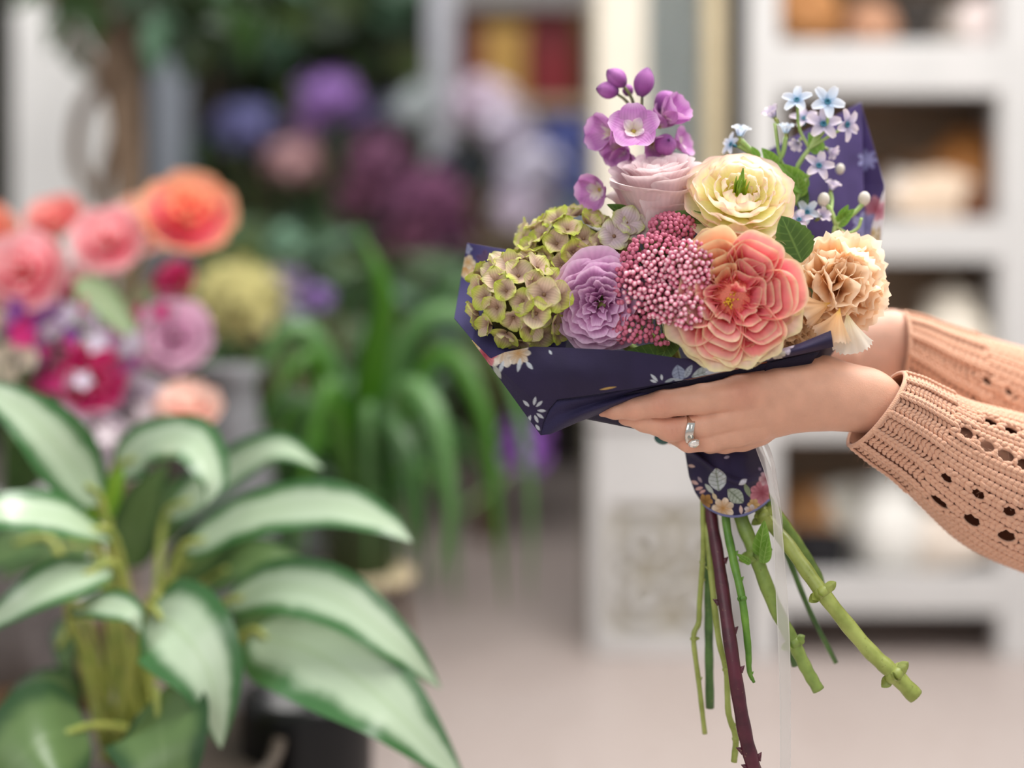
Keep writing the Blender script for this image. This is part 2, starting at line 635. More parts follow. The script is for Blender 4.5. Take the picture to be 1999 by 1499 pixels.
# ------------------------------------------------------------------ flower builders
def petal_patch(alpha, rb, rt, zb, zt, p=0.8, bulge=0.0, curl=0.0, curl_z=0.5, ruf=0.0, notch=0.3, fold=0.0, phase=0.0, nu=13, nv=10, seed=0, waves=2.5, tilt=0.0):
    """One petal of a rose: a patch of a cup around +Z, returned as a (nu, nv) grid."""
    rg = np.random.default_rng(seed)
    t = np.linspace(-1, 1, nu)[:, None]
    s = np.linspace(0, 1, nv)[None, :]
    ss = s * (1 - notch * np.abs(t) ** 2.6)
    r = rb + (rt - rb) * ss ** p + bulge * np.sin(PI * ss)
    z = zb + (zt - zb) * ss + 0 * t
    c = np.clip((ss - 0.7) / 0.3, 0, 1) ** 2
    r = r + curl * c + fold * np.abs(t) ** 3 * ss
    z = z - curl * curl_z * c
    ph = rg.uniform(0, 6.28, 3)
    w = ruf * ss ** 2
    r = r + w * np.sin(waves * PI * t + ph[0]) + 0.5 * w * np.sin(waves * 2.3 * PI * t + ph[1])
    z = z + 0.6 * w * np.sin(waves * 1.3 * PI * t + ph[2])
    a = phase + alpha * t * (0.5 + 0.5 * ss)
    return np.stack([r * np.cos(a), r * np.sin(a), z], -1)


def rose(name, label, M, layers, m, scale=1.0, seed=1, group=None, extra=None, cat='flower', sepals=True, unique=True):
    """layers: dicts of n, alpha, rb, rt, zb, zt ... in units of scale. Each petal is a part."""
    root = thing(name, label, cat, M, group)
    rg = random.Random(seed)
    for li, L in enumerate(layers):
        L = dict(L)
        n, ph0, jit = L.pop('n'), L.pop('ph', rg.uniform(0, 6.28)), L.pop('jit', 0.12)
        mm = L.pop('m', m)
        shared = None
        for k in range(n):
            if shared is None or unique:
                Q = dict(L)
                for key in ('rt', 'zt'):
                    Q[key] *= 1 + rg.uniform(-jit, jit) * 0.6
                for key in ('rb', 'rt', 'zb', 'zt', 'bulge', 'curl', 'ruf', 'fold'):
                    if key in Q:
                        Q[key] *= scale
                g = petal_patch(phase=0.0, seed=seed * 1000 + li * 50 + k, **Q)
                shared = Geo().grid(g).mesh('petal', [mm])
            a = ph0 + k * 2 * PI / n + rg.uniform(-jit, jit)
            link('petal', shared, root, Matrix.Rotation(a, 4, 'Z') @ Matrix.Rotation(rg.uniform(-jit, jit) * 0.5, 4, 'X'))
    if sepals:
        g = Geo().lathe([(0.001 * scale, -0.42 * scale), (0.10 * scale, -0.38 * scale), (0.17 * scale, -0.24 * scale), (0.12 * scale, -0.12 * scale)], 12)
        link('calyx', g.mesh('calyx', [M_STEM_A]), root)
    return root


M_STEM_A = stem_mat('stem_green', '#70883c', '#92a654')
M_STEM_D = stem_mat('stem_dark_green', '#3d5a2c', '#587a3c', '#8a8a5a')
M_STEM_B = stem_mat('stem_bright', '#4d7a24', '#709a3a')
M_STEM_Y = stem_mat('stem_lime', '#848f40', '#a4ae5c')
M_STEM_M = stem_mat('stem_maroon', '#3f1622', '#5a2030', '#8a6a50')
M_LEAF = leaf_mat('rose_leaf', '#456426', '#54752c', '#6f9044', 0.15, 0.4, 7)
M_LEAF_B = leaf_mat('young_leaf', '#6f9a35', '#7faa45', '#a5c46a', 0.3, 0.45, 6)


def leaf_geo(L, W, nu=9, nv=18, cup=0.15, bend=0.2, serr=0.0, tip=1.0, base=0.6, wave=0.0, seed=0, thick=0.0, fold=0.0, g=None, Mx=None, m=0):
    """Leaf along +X, face up +Z."""
    t = np.linspace(-1, 1, nu)[:, None]
    s = np.linspace(0, 1, nv)[None, :]
    w = W / 2 * np.sin(PI * s ** base) ** (0.75 * tip)
    if serr:
        w = w * (1 + serr * (np.abs(((s * 11) % 1) - 0.5) * 2 - 0.5))
    x = L * s + 0 * t
    y = w * t
    z = -bend * L * s ** 2 + cup * W * np.abs(t) ** 1.5 * np.sin(PI * s) + fold * np.abs(y) + wave * W * np.sin(9 * s + seed) * t
    p = np.stack([x, y, z + 0 * t], -1)
    if Mx is not None:
        p = p @ np.array(Mx.to_3x3()).T + np.array(Mx.translation)
    st = np.stack(np.broadcast_arrays((t + 1) / 2, s), -1)
    return (g or Geo()).grid(p, st=st, m=m)


# ------------------------------------------------------------------ ornaments on the white shelf
def floor_px(d):
    return HORIZON + CAMZ * FPX / d


def shell_mesh(c):
    """A whelk-like shell: a spiral tube that widens, lying on its side."""
    t = np.linspace(0, 1, 60)
    a = t * 4.2 * 2 * PI
    r = 0.05 + 0.42 * t ** 1.6
    p = np.stack([r * np.cos(a) * 0.75, 1.0 - 1.6 * t ** 0.8, r * np.sin(a) * 0.75 + 0.62], -1)
    return Geo().tube(p, 0.06 + 0.34 * t ** 1.5, 10).mesh('body', [c])


def cone_mesh(c):
    """A pine cone: a core with rows of thick scales."""
    g = Geo().lathe([(0.001, 0.0), (0.5, 0.25), (0.62, 0.7), (0.45, 1.4), (0.001, 1.9)], 14)
    for k in range(70):
        f = k / 70
        z = 0.12 + 1.7 * f
        rr = 0.62 * math.sin(PI * (0.14 + 0.8 * f)) ** 0.7
        a = k * 2.39996
        Mx = frame((math.cos(a), math.sin(a), 0.55), (rr * math.cos(a), rr * math.sin(a), z))
        g.ell((rr * math.cos(a) * 1.1, rr * math.sin(a) * 1.1, z), (0.24, 0.20, 0.09), np.array((Mx @ Matrix.Rotation(PI / 2.6, 4, 'X')).to_3x3()), 7, 5)
    return g.mesh('body', [c])


def ball_mesh(c):
    """A ball wound from overlapping strands."""
    g = Geo().ell((0, 0, 1.0), (0.9, 0.9, 0.9), nu=16, nv=10)
    rg = random.Random(3)
    for k in range(16):
        M3 = np.array(Matrix.Rotation(rg.uniform(0, 6.3), 3, (rg.uniform(-1, 1), rg.uniform(-1, 1), rg.uniform(-1, 1))))
        th = np.linspace(0, 2 * PI, 30)
        q = np.stack([np.cos(th), np.sin(th), 0.12 * np.sin(3 * th)], -1) * 0.94 @ M3.T + (0, 0, 1)
        g.tube(q, 0.07, 5, caps=False)
    return g.mesh('body', [c])


def pot_mesh(c):
    return Geo().lathe([(0.001, 0.0), (0.55, 0.0), (0.75, 0.35), (0.86, 1.0), (0.7, 1.55), (0.5, 1.75), (0.58, 1.95), (0.5, 1.95), (0.42, 1.72), (0.001, 1.6)], 24).mesh('body', [c])


def fan_mesh(c):
    """A scallop shell standing on its hinge, ribbed."""
    t = np.linspace(-1, 1, 41)[:, None]
    s = np.linspace(0, 1, 12)[None, :]
    a = t * 1.25
    rr = s * (1.85 + 0.04 * np.cos(t * 40))
    z = 0.35 * np.sin(PI * s) * (1 - 0.5 * t ** 2) + 0.05 * np.cos(t * 40) * s
    q = np.stack([rr * np.sin(a), -z, rr * np.cos(a) * 0.98 + 0.05 + 0 * t], -1)
    g = Geo().grid(q)
    g.grid(q * np.array((1, -0.4, 1)))
    return g.mesh('body', [c])


def basket_mesh(c):
    g = Geo().lathe([(0.001, 0.02), (0.75, 0.0), (0.95, 1.3), (0.85, 1.3), (0.68, 0.15), (0.001, 0.15)], 24)
    for k in range(9):
        th = np.linspace(0, 2 * PI, 49)
        z = 0.08 + k * 0.15
        r = 0.78 + 0.2 * z / 1.3 + 0.03 * np.cos(th * 24 + k * PI)
        g.tube(np.stack([r * np.cos(th), r * np.sin(th), z + 0 * th], -1), 0.075, 5, caps=False)
    return g.mesh('body', [c])


ORN = {'seashell': shell_mesh, 'pine_cone': cone_mesh, 'wicker_ball': ball_mesh, 'jar': pot_mesh, 'scallop_shell': fan_mesh, 'basket': basket_mesh}
ORN_CAT = {'seashell': 'shell', 'pine_cone': 'cone', 'wicker_ball': 'ball', 'jar': 'jar', 'scallop_shell': 'shell', 'basket': 'basket'}
# kind, px centre, shelf board whose top it stands on (px y at the front edge), half width px, colour, depth behind the front, label, turn
ITEMS = [
    ('wicker_ball', 1570, 80, 56, '#b9824f', .10, 'tan wound ball on the top shelf next to the post', 0),
    ('pine_cone', 1642, 80, 38, '#6a4326', .17, 'dark brown cone on the top shelf behind the tan ball', 0),
    ('wicker_ball', 1703, 80, 38, '#c99a7c', .08, 'small pinkish tan ball on the top shelf', 1),
    ('basket', 1785, 80, 62, '#4a4440', .19, 'dark charcoal basket on the top shelf', 0),
    ('jar', 1862, 80, 34, '#8f857c', .08, 'grey jar on the top shelf before the pale shells', 0),
    ('seashell', 1912, 80, 42, '#e8dfd2', .16, 'cream spiral shell on the top shelf near the far post', 0.4),
    ('scallop_shell', 1950, 80, 48, '#e3d3cf', .07, 'pinkish white fan shell on the top shelf by the far post', 0.2),
    ('basket', 1560, 428, 70, '#b98e68', .12, 'light brown basket on the second shelf behind the star flowers', 0),
    ('pine_cone', 1705, 428, 52, '#6b4a30', .20, 'brown cone at the back of the second shelf', 0),
    ('seashell', 1762, 428, 74, '#e9dfd6', .10, 'large pale shell on the second shelf beside the purple paper', 2.6),
    ('scallop_shell', 1835, 428, 46, '#d9c2ab', .06, 'beige fan shell at the edge of the second shelf', 0),
    ('wicker_ball', 1893, 428, 74, '#b5793f', .19, 'big orange brown ball at the back of the second shelf', 2),
    ('pine_cone', 1900, 428, 34, '#7a4a2c', .06, 'small reddish brown cone before the orange ball', 0),
    ('jar', 1940, 428, 40, '#c79a74', .13, 'tan jar beside the far post on the second shelf', 0),
    ('pine_cone', 1770, 765, 44, '#8f7358', .20, 'grey brown cone on the third shelf', 0),
    ('jar', 1858, 765, 72, '#e6dccd', .10, 'cream white round jar on the third shelf above the far sleeve', 0),
    ('basket', 1930, 765, 52, '#a9927a', .16, 'grey tan basket on the third shelf by the far post', 0),
    ('seashell', 1800, 765, 40, '#d4c1a8', .06, 'beige spiral shell on the third shelf', 1.1),
    ('seashell', 1545, 1118, 40, '#ead9c6', .08, 'cream shell on the lowest shelf next to the stems', 2.2),
    ('wicker_ball', 1580, 1118, 58, '#c48f5c', .18, 'tan orange ball at the back of the lowest shelf', 0.5),
    ('basket', 1598, 1118, 44, '#1d1b20', .05, 'small black basket on the lowest shelf', 0),
    ('scallop_shell', 1668, 1118, 66, '#efe6da', .15, 'white fan shell on the lowest shelf beside the black basket', 0.1),
    ('jar', 1735, 1118, 66, '#ebe5df', .09, 'bright white jar in the middle of the lowest shelf', 0),
    ('scallop_shell', 1812, 1118, 50, '#e2d4c6', .06, 'beige fan shell in the middle of the lowest shelf', -0.2),
    ('pine_cone', 1862, 1118, 46, '#8a5a36', .12, 'brown cone on the lowest shelf below the near sleeve', 0),
    ('wicker_ball', 1925, 1118, 50, '#b9865a', .16, 'tan brown ball on the lowest shelf by the far post', 1.5),
]
ITEMS += [
    ('basket', 1668, 80, 62, '#8a6242', .24, 'mid brown basket at the back of the top shelf', 0),
    ('basket', 1825, 428, 74, '#9a7658', .25, 'brown basket at the back of the second shelf behind the fan shell', 0),
    ('basket', 1690, 428, 60, '#a98a6c', .26, 'tan basket at the back of the second shelf behind the purple paper', 0),
    ('basket', 1828, 765, 72, '#b8a088', .25, 'beige basket at the back of the third shelf', 0),
    ('basket', 1765, 1118, 80, '#c0aa92', .26, 'beige basket at the back of the lowest shelf', 0),
    ('basket', 1888, 1118, 74, '#a27c5a', .25, 'brown basket at the back of the lowest shelf by the far post', 0)]
for kind, px_, sy, hw, colr, back, lab, turn in ITEMS:
    d = DS + 0.012 + back
    z = P(0, sy + 14, DS + 0.012)[2]
    p = P(px_, 0, d)
    o = thing(kind, lab, ORN_CAT[kind], T((p[0], d, z)) @ Matrix.Rotation(turn, 4, 'Z') @ Matrix.Scale(PX(hw, d) * 1.3, 4), 'ornaments on the white shelves')
    link('body', ORN[kind](mat('orn_' + colr[1:], colr, 0.65, 0.25, 14)), o)
    if kind == 'jar':
        link('lid', Geo().lathe([(0.001, 1.93), (0.6, 1.93), (0.6, 2.0), (0.3, 2.12), (0.1, 2.16), (0.14, 2.3), (0.001, 2.34)], 20).mesh('lid', [mat('orn_' + colr[1:], colr)]), o)
    if kind == 'basket':
        th = np.linspace(0, 2 * PI, 41)
        link('rim', Geo().tube(np.stack([0.97 * np.cos(th), 0.97 * np.sin(th), 1.33 + 0 * th], -1), 0.1, 8, caps=False).mesh('rim', [mat('orn_' + colr[1:], colr)]), o)


# ------------------------------------------------------------------ plant helpers
def blade(mid, width, face, nu=9, nv=22, cup=0.1, shape=0.6, tipw=1.0, wave=0.0, g=None, m=0, fold=0.0):
    """A leaf blade along a 3-D midrib."""
    mid = spline(mid, nv)
    t = np.gradient(mid, axis=0)
    t /= np.linalg.norm(t, axis=1)[:, None]
    f = np.asarray(face, float)
    n = f - t * (t @ f)[:, None]
    n /= np.linalg.norm(n, axis=1)[:, None] + 1e-9
    b = np.cross(n, t)
    s = np.linspace(0, 1, nv)
    w = width / 2 * np.sin(PI * np.clip(s, 0.0, 1) ** shape) ** 0.85
    u = np.linspace(-1, 1, nu)
    q = mid[None] + b[None] * (u[:, None] * w[None])[..., None] + n[None] * ((cup * np.abs(u)[:, None] ** 1.6 + wave * np.sin(s * 15)[None] * u[:, None]) * w[None])[..., None]
    st = np.stack(np.broadcast_arrays(((u + 1) / 2)[:, None], s[None, :]), -1)
    return (g or Geo()).grid(q, st=st, m=m)


def simple_rose(label, px_, py_, d, r_px, axis, stops, group, seed, tilt_open=1.0, base=None, cat='flower', kind='rose', n_layers=5, edge=None):
    m = petal_mat('rose_' + str(seed), stops, 0.5, 0.55, 0.14, 18, 0.06, edge, 0.4 if edge else 0.0)
    k = tilt_open * (0.93 + 0.05 * (seed % 4))
    LY = [dict(n=3, alpha=1.2, rb=0.03, rt=0.14, zb=0.0, zt=0.55, nu=7, nv=7, notch=0.2),
          dict(n=4, alpha=0.95, rb=0.08, rt=0.30 * k, zb=0.0, zt=0.56, nu=9, nv=7, notch=0.22, ruf=0.03, jit=0.3),
          dict(n=5, alpha=0.85, rb=0.12, rt=0.50 * k, zb=-0.04, zt=0.54, nu=9, nv=7, notch=0.22, ruf=0.05, curl=0.03, jit=0.3),
          dict(n=5, alpha=0.9, rb=0.15, rt=0.70 * k, zb=-0.14, zt=0.44, nu=11, nv=8, notch=0.24, ruf=0.03, bulge=0.12, curl=0.06, jit=0.3),
          dict(n=5, alpha=0.95, rb=0.15, rt=0.86 * k, zb=-0.3, zt=0.22, nu=11, nv=8, notch=0.26, ruf=0.03, bulge=0.18, curl=0.10, jit=0.3)][:n_layers]
    M = frame(axis, P(px_, py_, d))
    o = rose(kind, label, M, LY, m, PX(r_px, d), seed, group, cat=cat, unique=False)
    if base is not None:
        b = P(*base)
        a = P(px_, py_, d) - unit(axis) * PX(r_px, d) * 0.35
        k_ = np.array([a, a * 0.5 + b * 0.5 + np.array((0, 0.03, 0.0)) - unit(axis) * 0.03, b])
        link('stem', Geo().tube(spline(k_, 14), 0.0028, 6).mesh('stem', [M_STEM_D0]), o, world=M)
    return o


M_STEM_D0 = stem_mat('stem_mid_green', '#4a6a34', '#6a8a4a', '#7a7a4a')  # mid green of the background stems
G_BQ = 'roses and lisianthus in the zinc bucket'
BKT = (10, 985, 1.6)
pink = [(0.0, '#ea3a64'), (0.25, '#f27a90'), (0.5, '#f8b0b8'), (1.0, '#fbd4d4')]
simple_rose('coral orange rose with a hot pink heart, topmost in the bucket of roses', 368, 418, 1.55, 88, unit((0.25, -0.75, 0.45)), [(0.0, '#ee1e64'), (0.35, '#f85a78'), (0.6, '#fb9888'), (1.0, '#fac89a')], G_BQ, 201, 1.0, BKT)
simple_rose('pale pink rose facing the viewer beside the coral orange rose', 212, 472, 1.53, 80, unit((0.1, -0.85, 0.3)), pink, G_BQ, 202, 1.0, BKT)
simple_rose('coral pink rose half hidden behind the pale pink rose', 108, 432, 1.62, 64, unit((-0.1, -0.6, 0.7)), [(0.0, '#e8506a'), (0.5, '#f08a84'), (1.0, '#f6b8b0')], G_BQ, 203, 1.0, BKT)
simple_rose('pink rose with a deep rose-red centre at the edge of the frame', 46, 530, 1.5, 82, unit((0.1, -0.9, 0.2)), [(0.0, '#e8205a'), (0.35, '#f2708a'), (0.6, '#f8b0b8'), (1.0, '#fbd0d0')], G_BQ, 204, 1.0, BKT)
simple_rose('coral rose cut by the frame edge above the pink rose', -30, 450, 1.58, 62, unit((0.2, -0.7, 0.5)), [(0.0, '#e8606a'), (0.5, '#f4a088'), (1.0, '#f8c0a8')], G_BQ, 205, 1.0, BKT)
mag = [(0.0, '#c00050'), (0.5, '#d8006a'), (0.85, '#e43a88'), (1.0, '#ee90ba')]
simple_rose('magenta lisianthus under the coral orange rose', 350, 556, 1.55, 72, unit((-0.3, -0.7, 0.45)), mag, G_BQ, 206, 0.9, BKT, kind='lisianthus', n_layers=4)
simple_rose('pale pink-mauve lisianthus below the magenta one', 342, 655, 1.52, 84, unit((0.2, -0.85, 0.1)), [(0.0, '#b07a9a'), (0.4, '#d8a0c4'), (1.0, '#eccadc')], G_BQ, 207, 1.0, BKT, kind='lisianthus', n_layers=4)
simple_rose('magenta lisianthus in the middle of the bucket flowers', 176, 742, 1.5, 92, unit((0.3, -0.7, 0.15)), mag, G_BQ, 208, 0.9, BKT, kind='lisianthus', n_layers=4)
simple_rose('cream rose edged with hot pink, lowest of the roses, above a pale leaf', 368, 802, 1.48, 92, unit((0.1, -0.45, 0.88)), [(0.0, '#f4607a'), (0.22, '#f9a08c'), (0.42, '#fce6da'), (1.0, '#fef2ea')], G_BQ, 209, 0.85, BKT, edge='#f08a60')
simple_rose('purple lisianthus at the frame edge under the pink rose', 66, 622, 1.6, 76, unit((0.1, -0.8, 0.3)), [(0.0, '#7a2a7a'), (0.5, '#a85aa8'), (1.0, '#cfa0d0')], G_BQ, 210, 1.0, BKT, kind='lisianthus', n_layers=4)
simple_rose('mauve and white lisianthus between the two magenta ones', 140, 668, 1.56, 78, unit((-0.2, -0.8, 0.35)), [(0.0, '#a86a9a'), (0.5, '#d0a8cc'), (1.0, '#ece4ea')], G_BQ, 211, 1.0, BKT, kind='lisianthus', n_layers=4)
simple_rose('orchid pink lisianthus beside the middle magenta one', 238, 690, 1.55, 72, unit((0.3, -0.8, 0.3)), [(0.0, '#a84a9a'), (0.5, '#c880bc'), (1.0, '#dcb0d4')], G_BQ, 212, 1.0, BKT, kind='lisianthus', n_layers=4)
simple_rose('pale lilac white lisianthus hanging lowest above the leaves', 192, 850, 1.5, 92, unit((0.1, -0.75, -0.3)), [(0.0, '#c08aac'), (0.4, '#e0cfdc'), (1.0, '#ece8f0')], G_BQ, 213, 1.0, BKT, kind='lisianthus', n_layers=4)
simple_rose('white lilac lisianthus behind the hanging one', 268, 790, 1.56, 84, unit((0.3, -0.8, 0.2)), [(0.0, '#a888a4'), (0.5, '#cfc0cc'), (1.0, '#e0dce6')], G_BQ, 214, 1.0, BKT, kind='lisianthus', n_layers=4)
simple_rose('small cream bud at the frame edge above the big pale leaf', 38, 742, 1.55, 44, unit((0.1, -0.4, 0.9)), [(0.0, '#c8b890'), (0.5, '#e4d8c0'), (1.0, '#efe6da')], G_BQ, 215, 0.6, BKT, kind='rose_bud', n_layers=3)
simple_rose('small cream bud at the frame edge beside the purple lisianthus', -4, 640, 1.56, 48, unit((0.1, -0.4, 0.9)), [(0.0, '#c8b890'), (0.5, '#e6d8b8'), (1.0, '#f0e4cc')], G_BQ, 216, 0.6, BKT, kind='rose_bud', n_layers=3)
simple_rose('violet lisianthus low at the frame edge above the big pale leaf', 96, 720, 1.6, 70, unit((-0.1, -0.85, 0.2)), [(0.0, '#7a3a80'), (0.5, '#b480b8'), (1.0, '#d8c0dc')], G_BQ, 218, 1.0, BKT, kind='lisianthus', n_layers=4)
simple_rose('peach pink rose glimpsed behind the coral orange and pale pink roses', 285, 440, 1.7, 60, unit((0.1, -0.7, 0.5)), [(0.0, '#d85a60'), (0.5, '#eea090'), (1.0, '#f2c8b0')], G_BQ, 219, 1.0, BKT)
simple_rose('dusty pink lisianthus between the bucket roses', 140, 580, 1.66, 76, unit((0.0, -0.8, 0.4)), [(0.0, '#a0506a'), (0.5, '#c88a90'), (1.0, '#d8a8a8')], G_BQ, 217, 1.0, BKT, kind='lisianthus', n_layers=4)

_sp4 = Geo()
for k in range(5):
    leaf_geo(1.0, 0.8, 5, 6, -0.15, -0.35, g=_sp4, Mx=Matrix.Rotation(k * 2 * PI / 5, 4, 'Z'))


def filler(label, colr, n, region, seed, size):
    o = thing('statice_spray', label, 'flower', T(P(region[0], region[3], 1.56)), G_BQ)
    W = o.matrix_basis.copy()
    rg = random.Random(seed)
    me = _sp4.mesh('floret', [petal_mat('filler_' + str(seed), [(0.0, colr), (1.0, colr)], 0.4, 0.6)])
    g = Geo()
    for k in range(n):
        p = P(rg.uniform(region[0], region[2]), rg.uniform(region[1], region[3]), 1.5 + rg.uniform(-0.06, 0.1))
        f = link('floret', me, o, world=W)
        f.matrix_basis = frame((rg.uniform(-.6, .6), -1, rg.uniform(-.3, .8)), p, spin=rg.uniform(0, 6)) @ Matrix.Scale(PX(size * rg.uniform(0.7, 1.2), 1.5), 4)
        g.tube(spline([p + np.array((0, 0.004, 0)), p * 0.6 + P(*BKT) * 0.4 + np.array((0, 0.02, 0.02)), P(*BKT)], 8), 0.0011, 5)
    link('stems', g.mesh('stems', [M_STEM_D0]), o, world=W)


filler('spray of tiny pale lilac-white flowers over the magenta lisianthus', '#dcd2e2', 20, (100, 600, 290, 830), 71, 26)
filler('spray of tiny magenta-pink flowers between the bucket roses', '#d0307e', 16, (30, 560, 330, 780), 72, 24)
filler('spray of tiny violet flowers at the frame edge of the bucket', '#9a5ab0', 16, (0, 590, 160, 720), 73, 26)
filler('spray of tiny cream flowers low at the frame edge above the big leaf', '#eadfca', 10, (-20, 620, 70, 770), 74, 26)
filler('spray of tiny blush white flowers around the hanging lisianthus', '#f0e4ea', 16, (140, 790, 290, 920), 75, 28)
M_SAGE = leaf_mat('sage_leaf', '#9fb488', '#7f9f6a', '#b9c8a0', 0.25, 0.5, 6)
M_DEEP = leaf_mat('deep_leaf', '#2c4a1e', '#24401a', '#4a6a34', 0.12, 0.4, 6)
M_OLIVE = leaf_mat('olive_leaf', '#4a5a24', '#3a4a1c', '#6a7a3a', 0.15, 0.45, 6)
bk = thing('bucket', 'pale zinc flower bucket holding the roses, behind the big striped leaves', 'bucket', T(P(BKT[0], 1310, 1.6)))
h = P(0, 985, 1.6)[2] - P(0, 1310, 1.6)[2]
M_ZINC = mat('zinc', '#a8a4a6', 0.45, 0.15, 20, metallic=0.4)
link('body', Geo().lathe([(0.001, 0.004), (0.062, 0.0), (0.078, h), (0.082, h + 0.004), (0.075, h), (0.060, 0.01), (0.001, 0.01)], 28).mesh('body', [M_ZINC]), bk)
th = np.linspace(0, PI, 20)
link('handle', Geo().tube(np.stack([0.08 * np.cos(th), -0.075 * np.sin(th), h * 0.9 - 0.03 * np.sin(th)], -1), 0.002, 6).mesh('handle', [M_ZINC]), bk)
lf = thing('eucalyptus_sprig', 'sage green leafy sprig crossing between the bucket roses', 'foliage', T(P(200, 620, 1.5)))
for a in (([(150, 545, 1.5), (215, 600, 1.48), (285, 690, 1.47)], 62), ([(170, 560, 1.54), (150, 620, 1.53), (165, 700, 1.52)], 40), ([(300, 560, 1.56), (275, 590, 1.56), (265, 640, 1.56)], 40)):
    link('leaf', blade([P(*q) for q in a[0]], PX(a[1], 1.5), (0.1, -1, 0.3)).mesh('leaf', [M_SAGE]), lf, world=lf.matrix_basis.copy())
link('stem', Geo().tube(spline([P(150, 545, 1.5), P(130, 700, 1.55), P(*BKT)], 16), 0.002, 6).mesh('stem', [M_STEM_D0]), lf, world=lf.matrix_basis.copy())

# low dark bench under the bucket
bz = P(0, 1310, 1.6)[2]
bench = thing('low_bench', 'dark brown low wooden bench carrying the zinc bucket', 'bench', T((P(-90, 0, 1.6)[0], 1.66, 0)))
BWm = bench.matrix_basis.copy()
xa, xb = P(-420, 0, 1.6)[0], P(104, 0, 1.6)[0]
link('top', Geo().box((xa, 1.48, bz - 0.03), (xb, 1.84, bz), bev=0.004).mesh('top', [M_BROWN], False), bench, world=BWm)
link('apron', Geo().box((xa + 0.02, 1.5, bz - 0.10), (xb - 0.02, 1.52, bz - 0.03)).mesh('apron', [M_BROWN], False), bench, world=BWm)
for x in (xa + 0.03, xb - 0.03):
    for y in (1.51, 1.81):
        link('leg', Geo().box((x - 0.02, y - 0.02, 0), (x + 0.02, y + 0.02, bz - 0.03)).mesh('leg', [M_BROWN], False), bench, world=BWm)

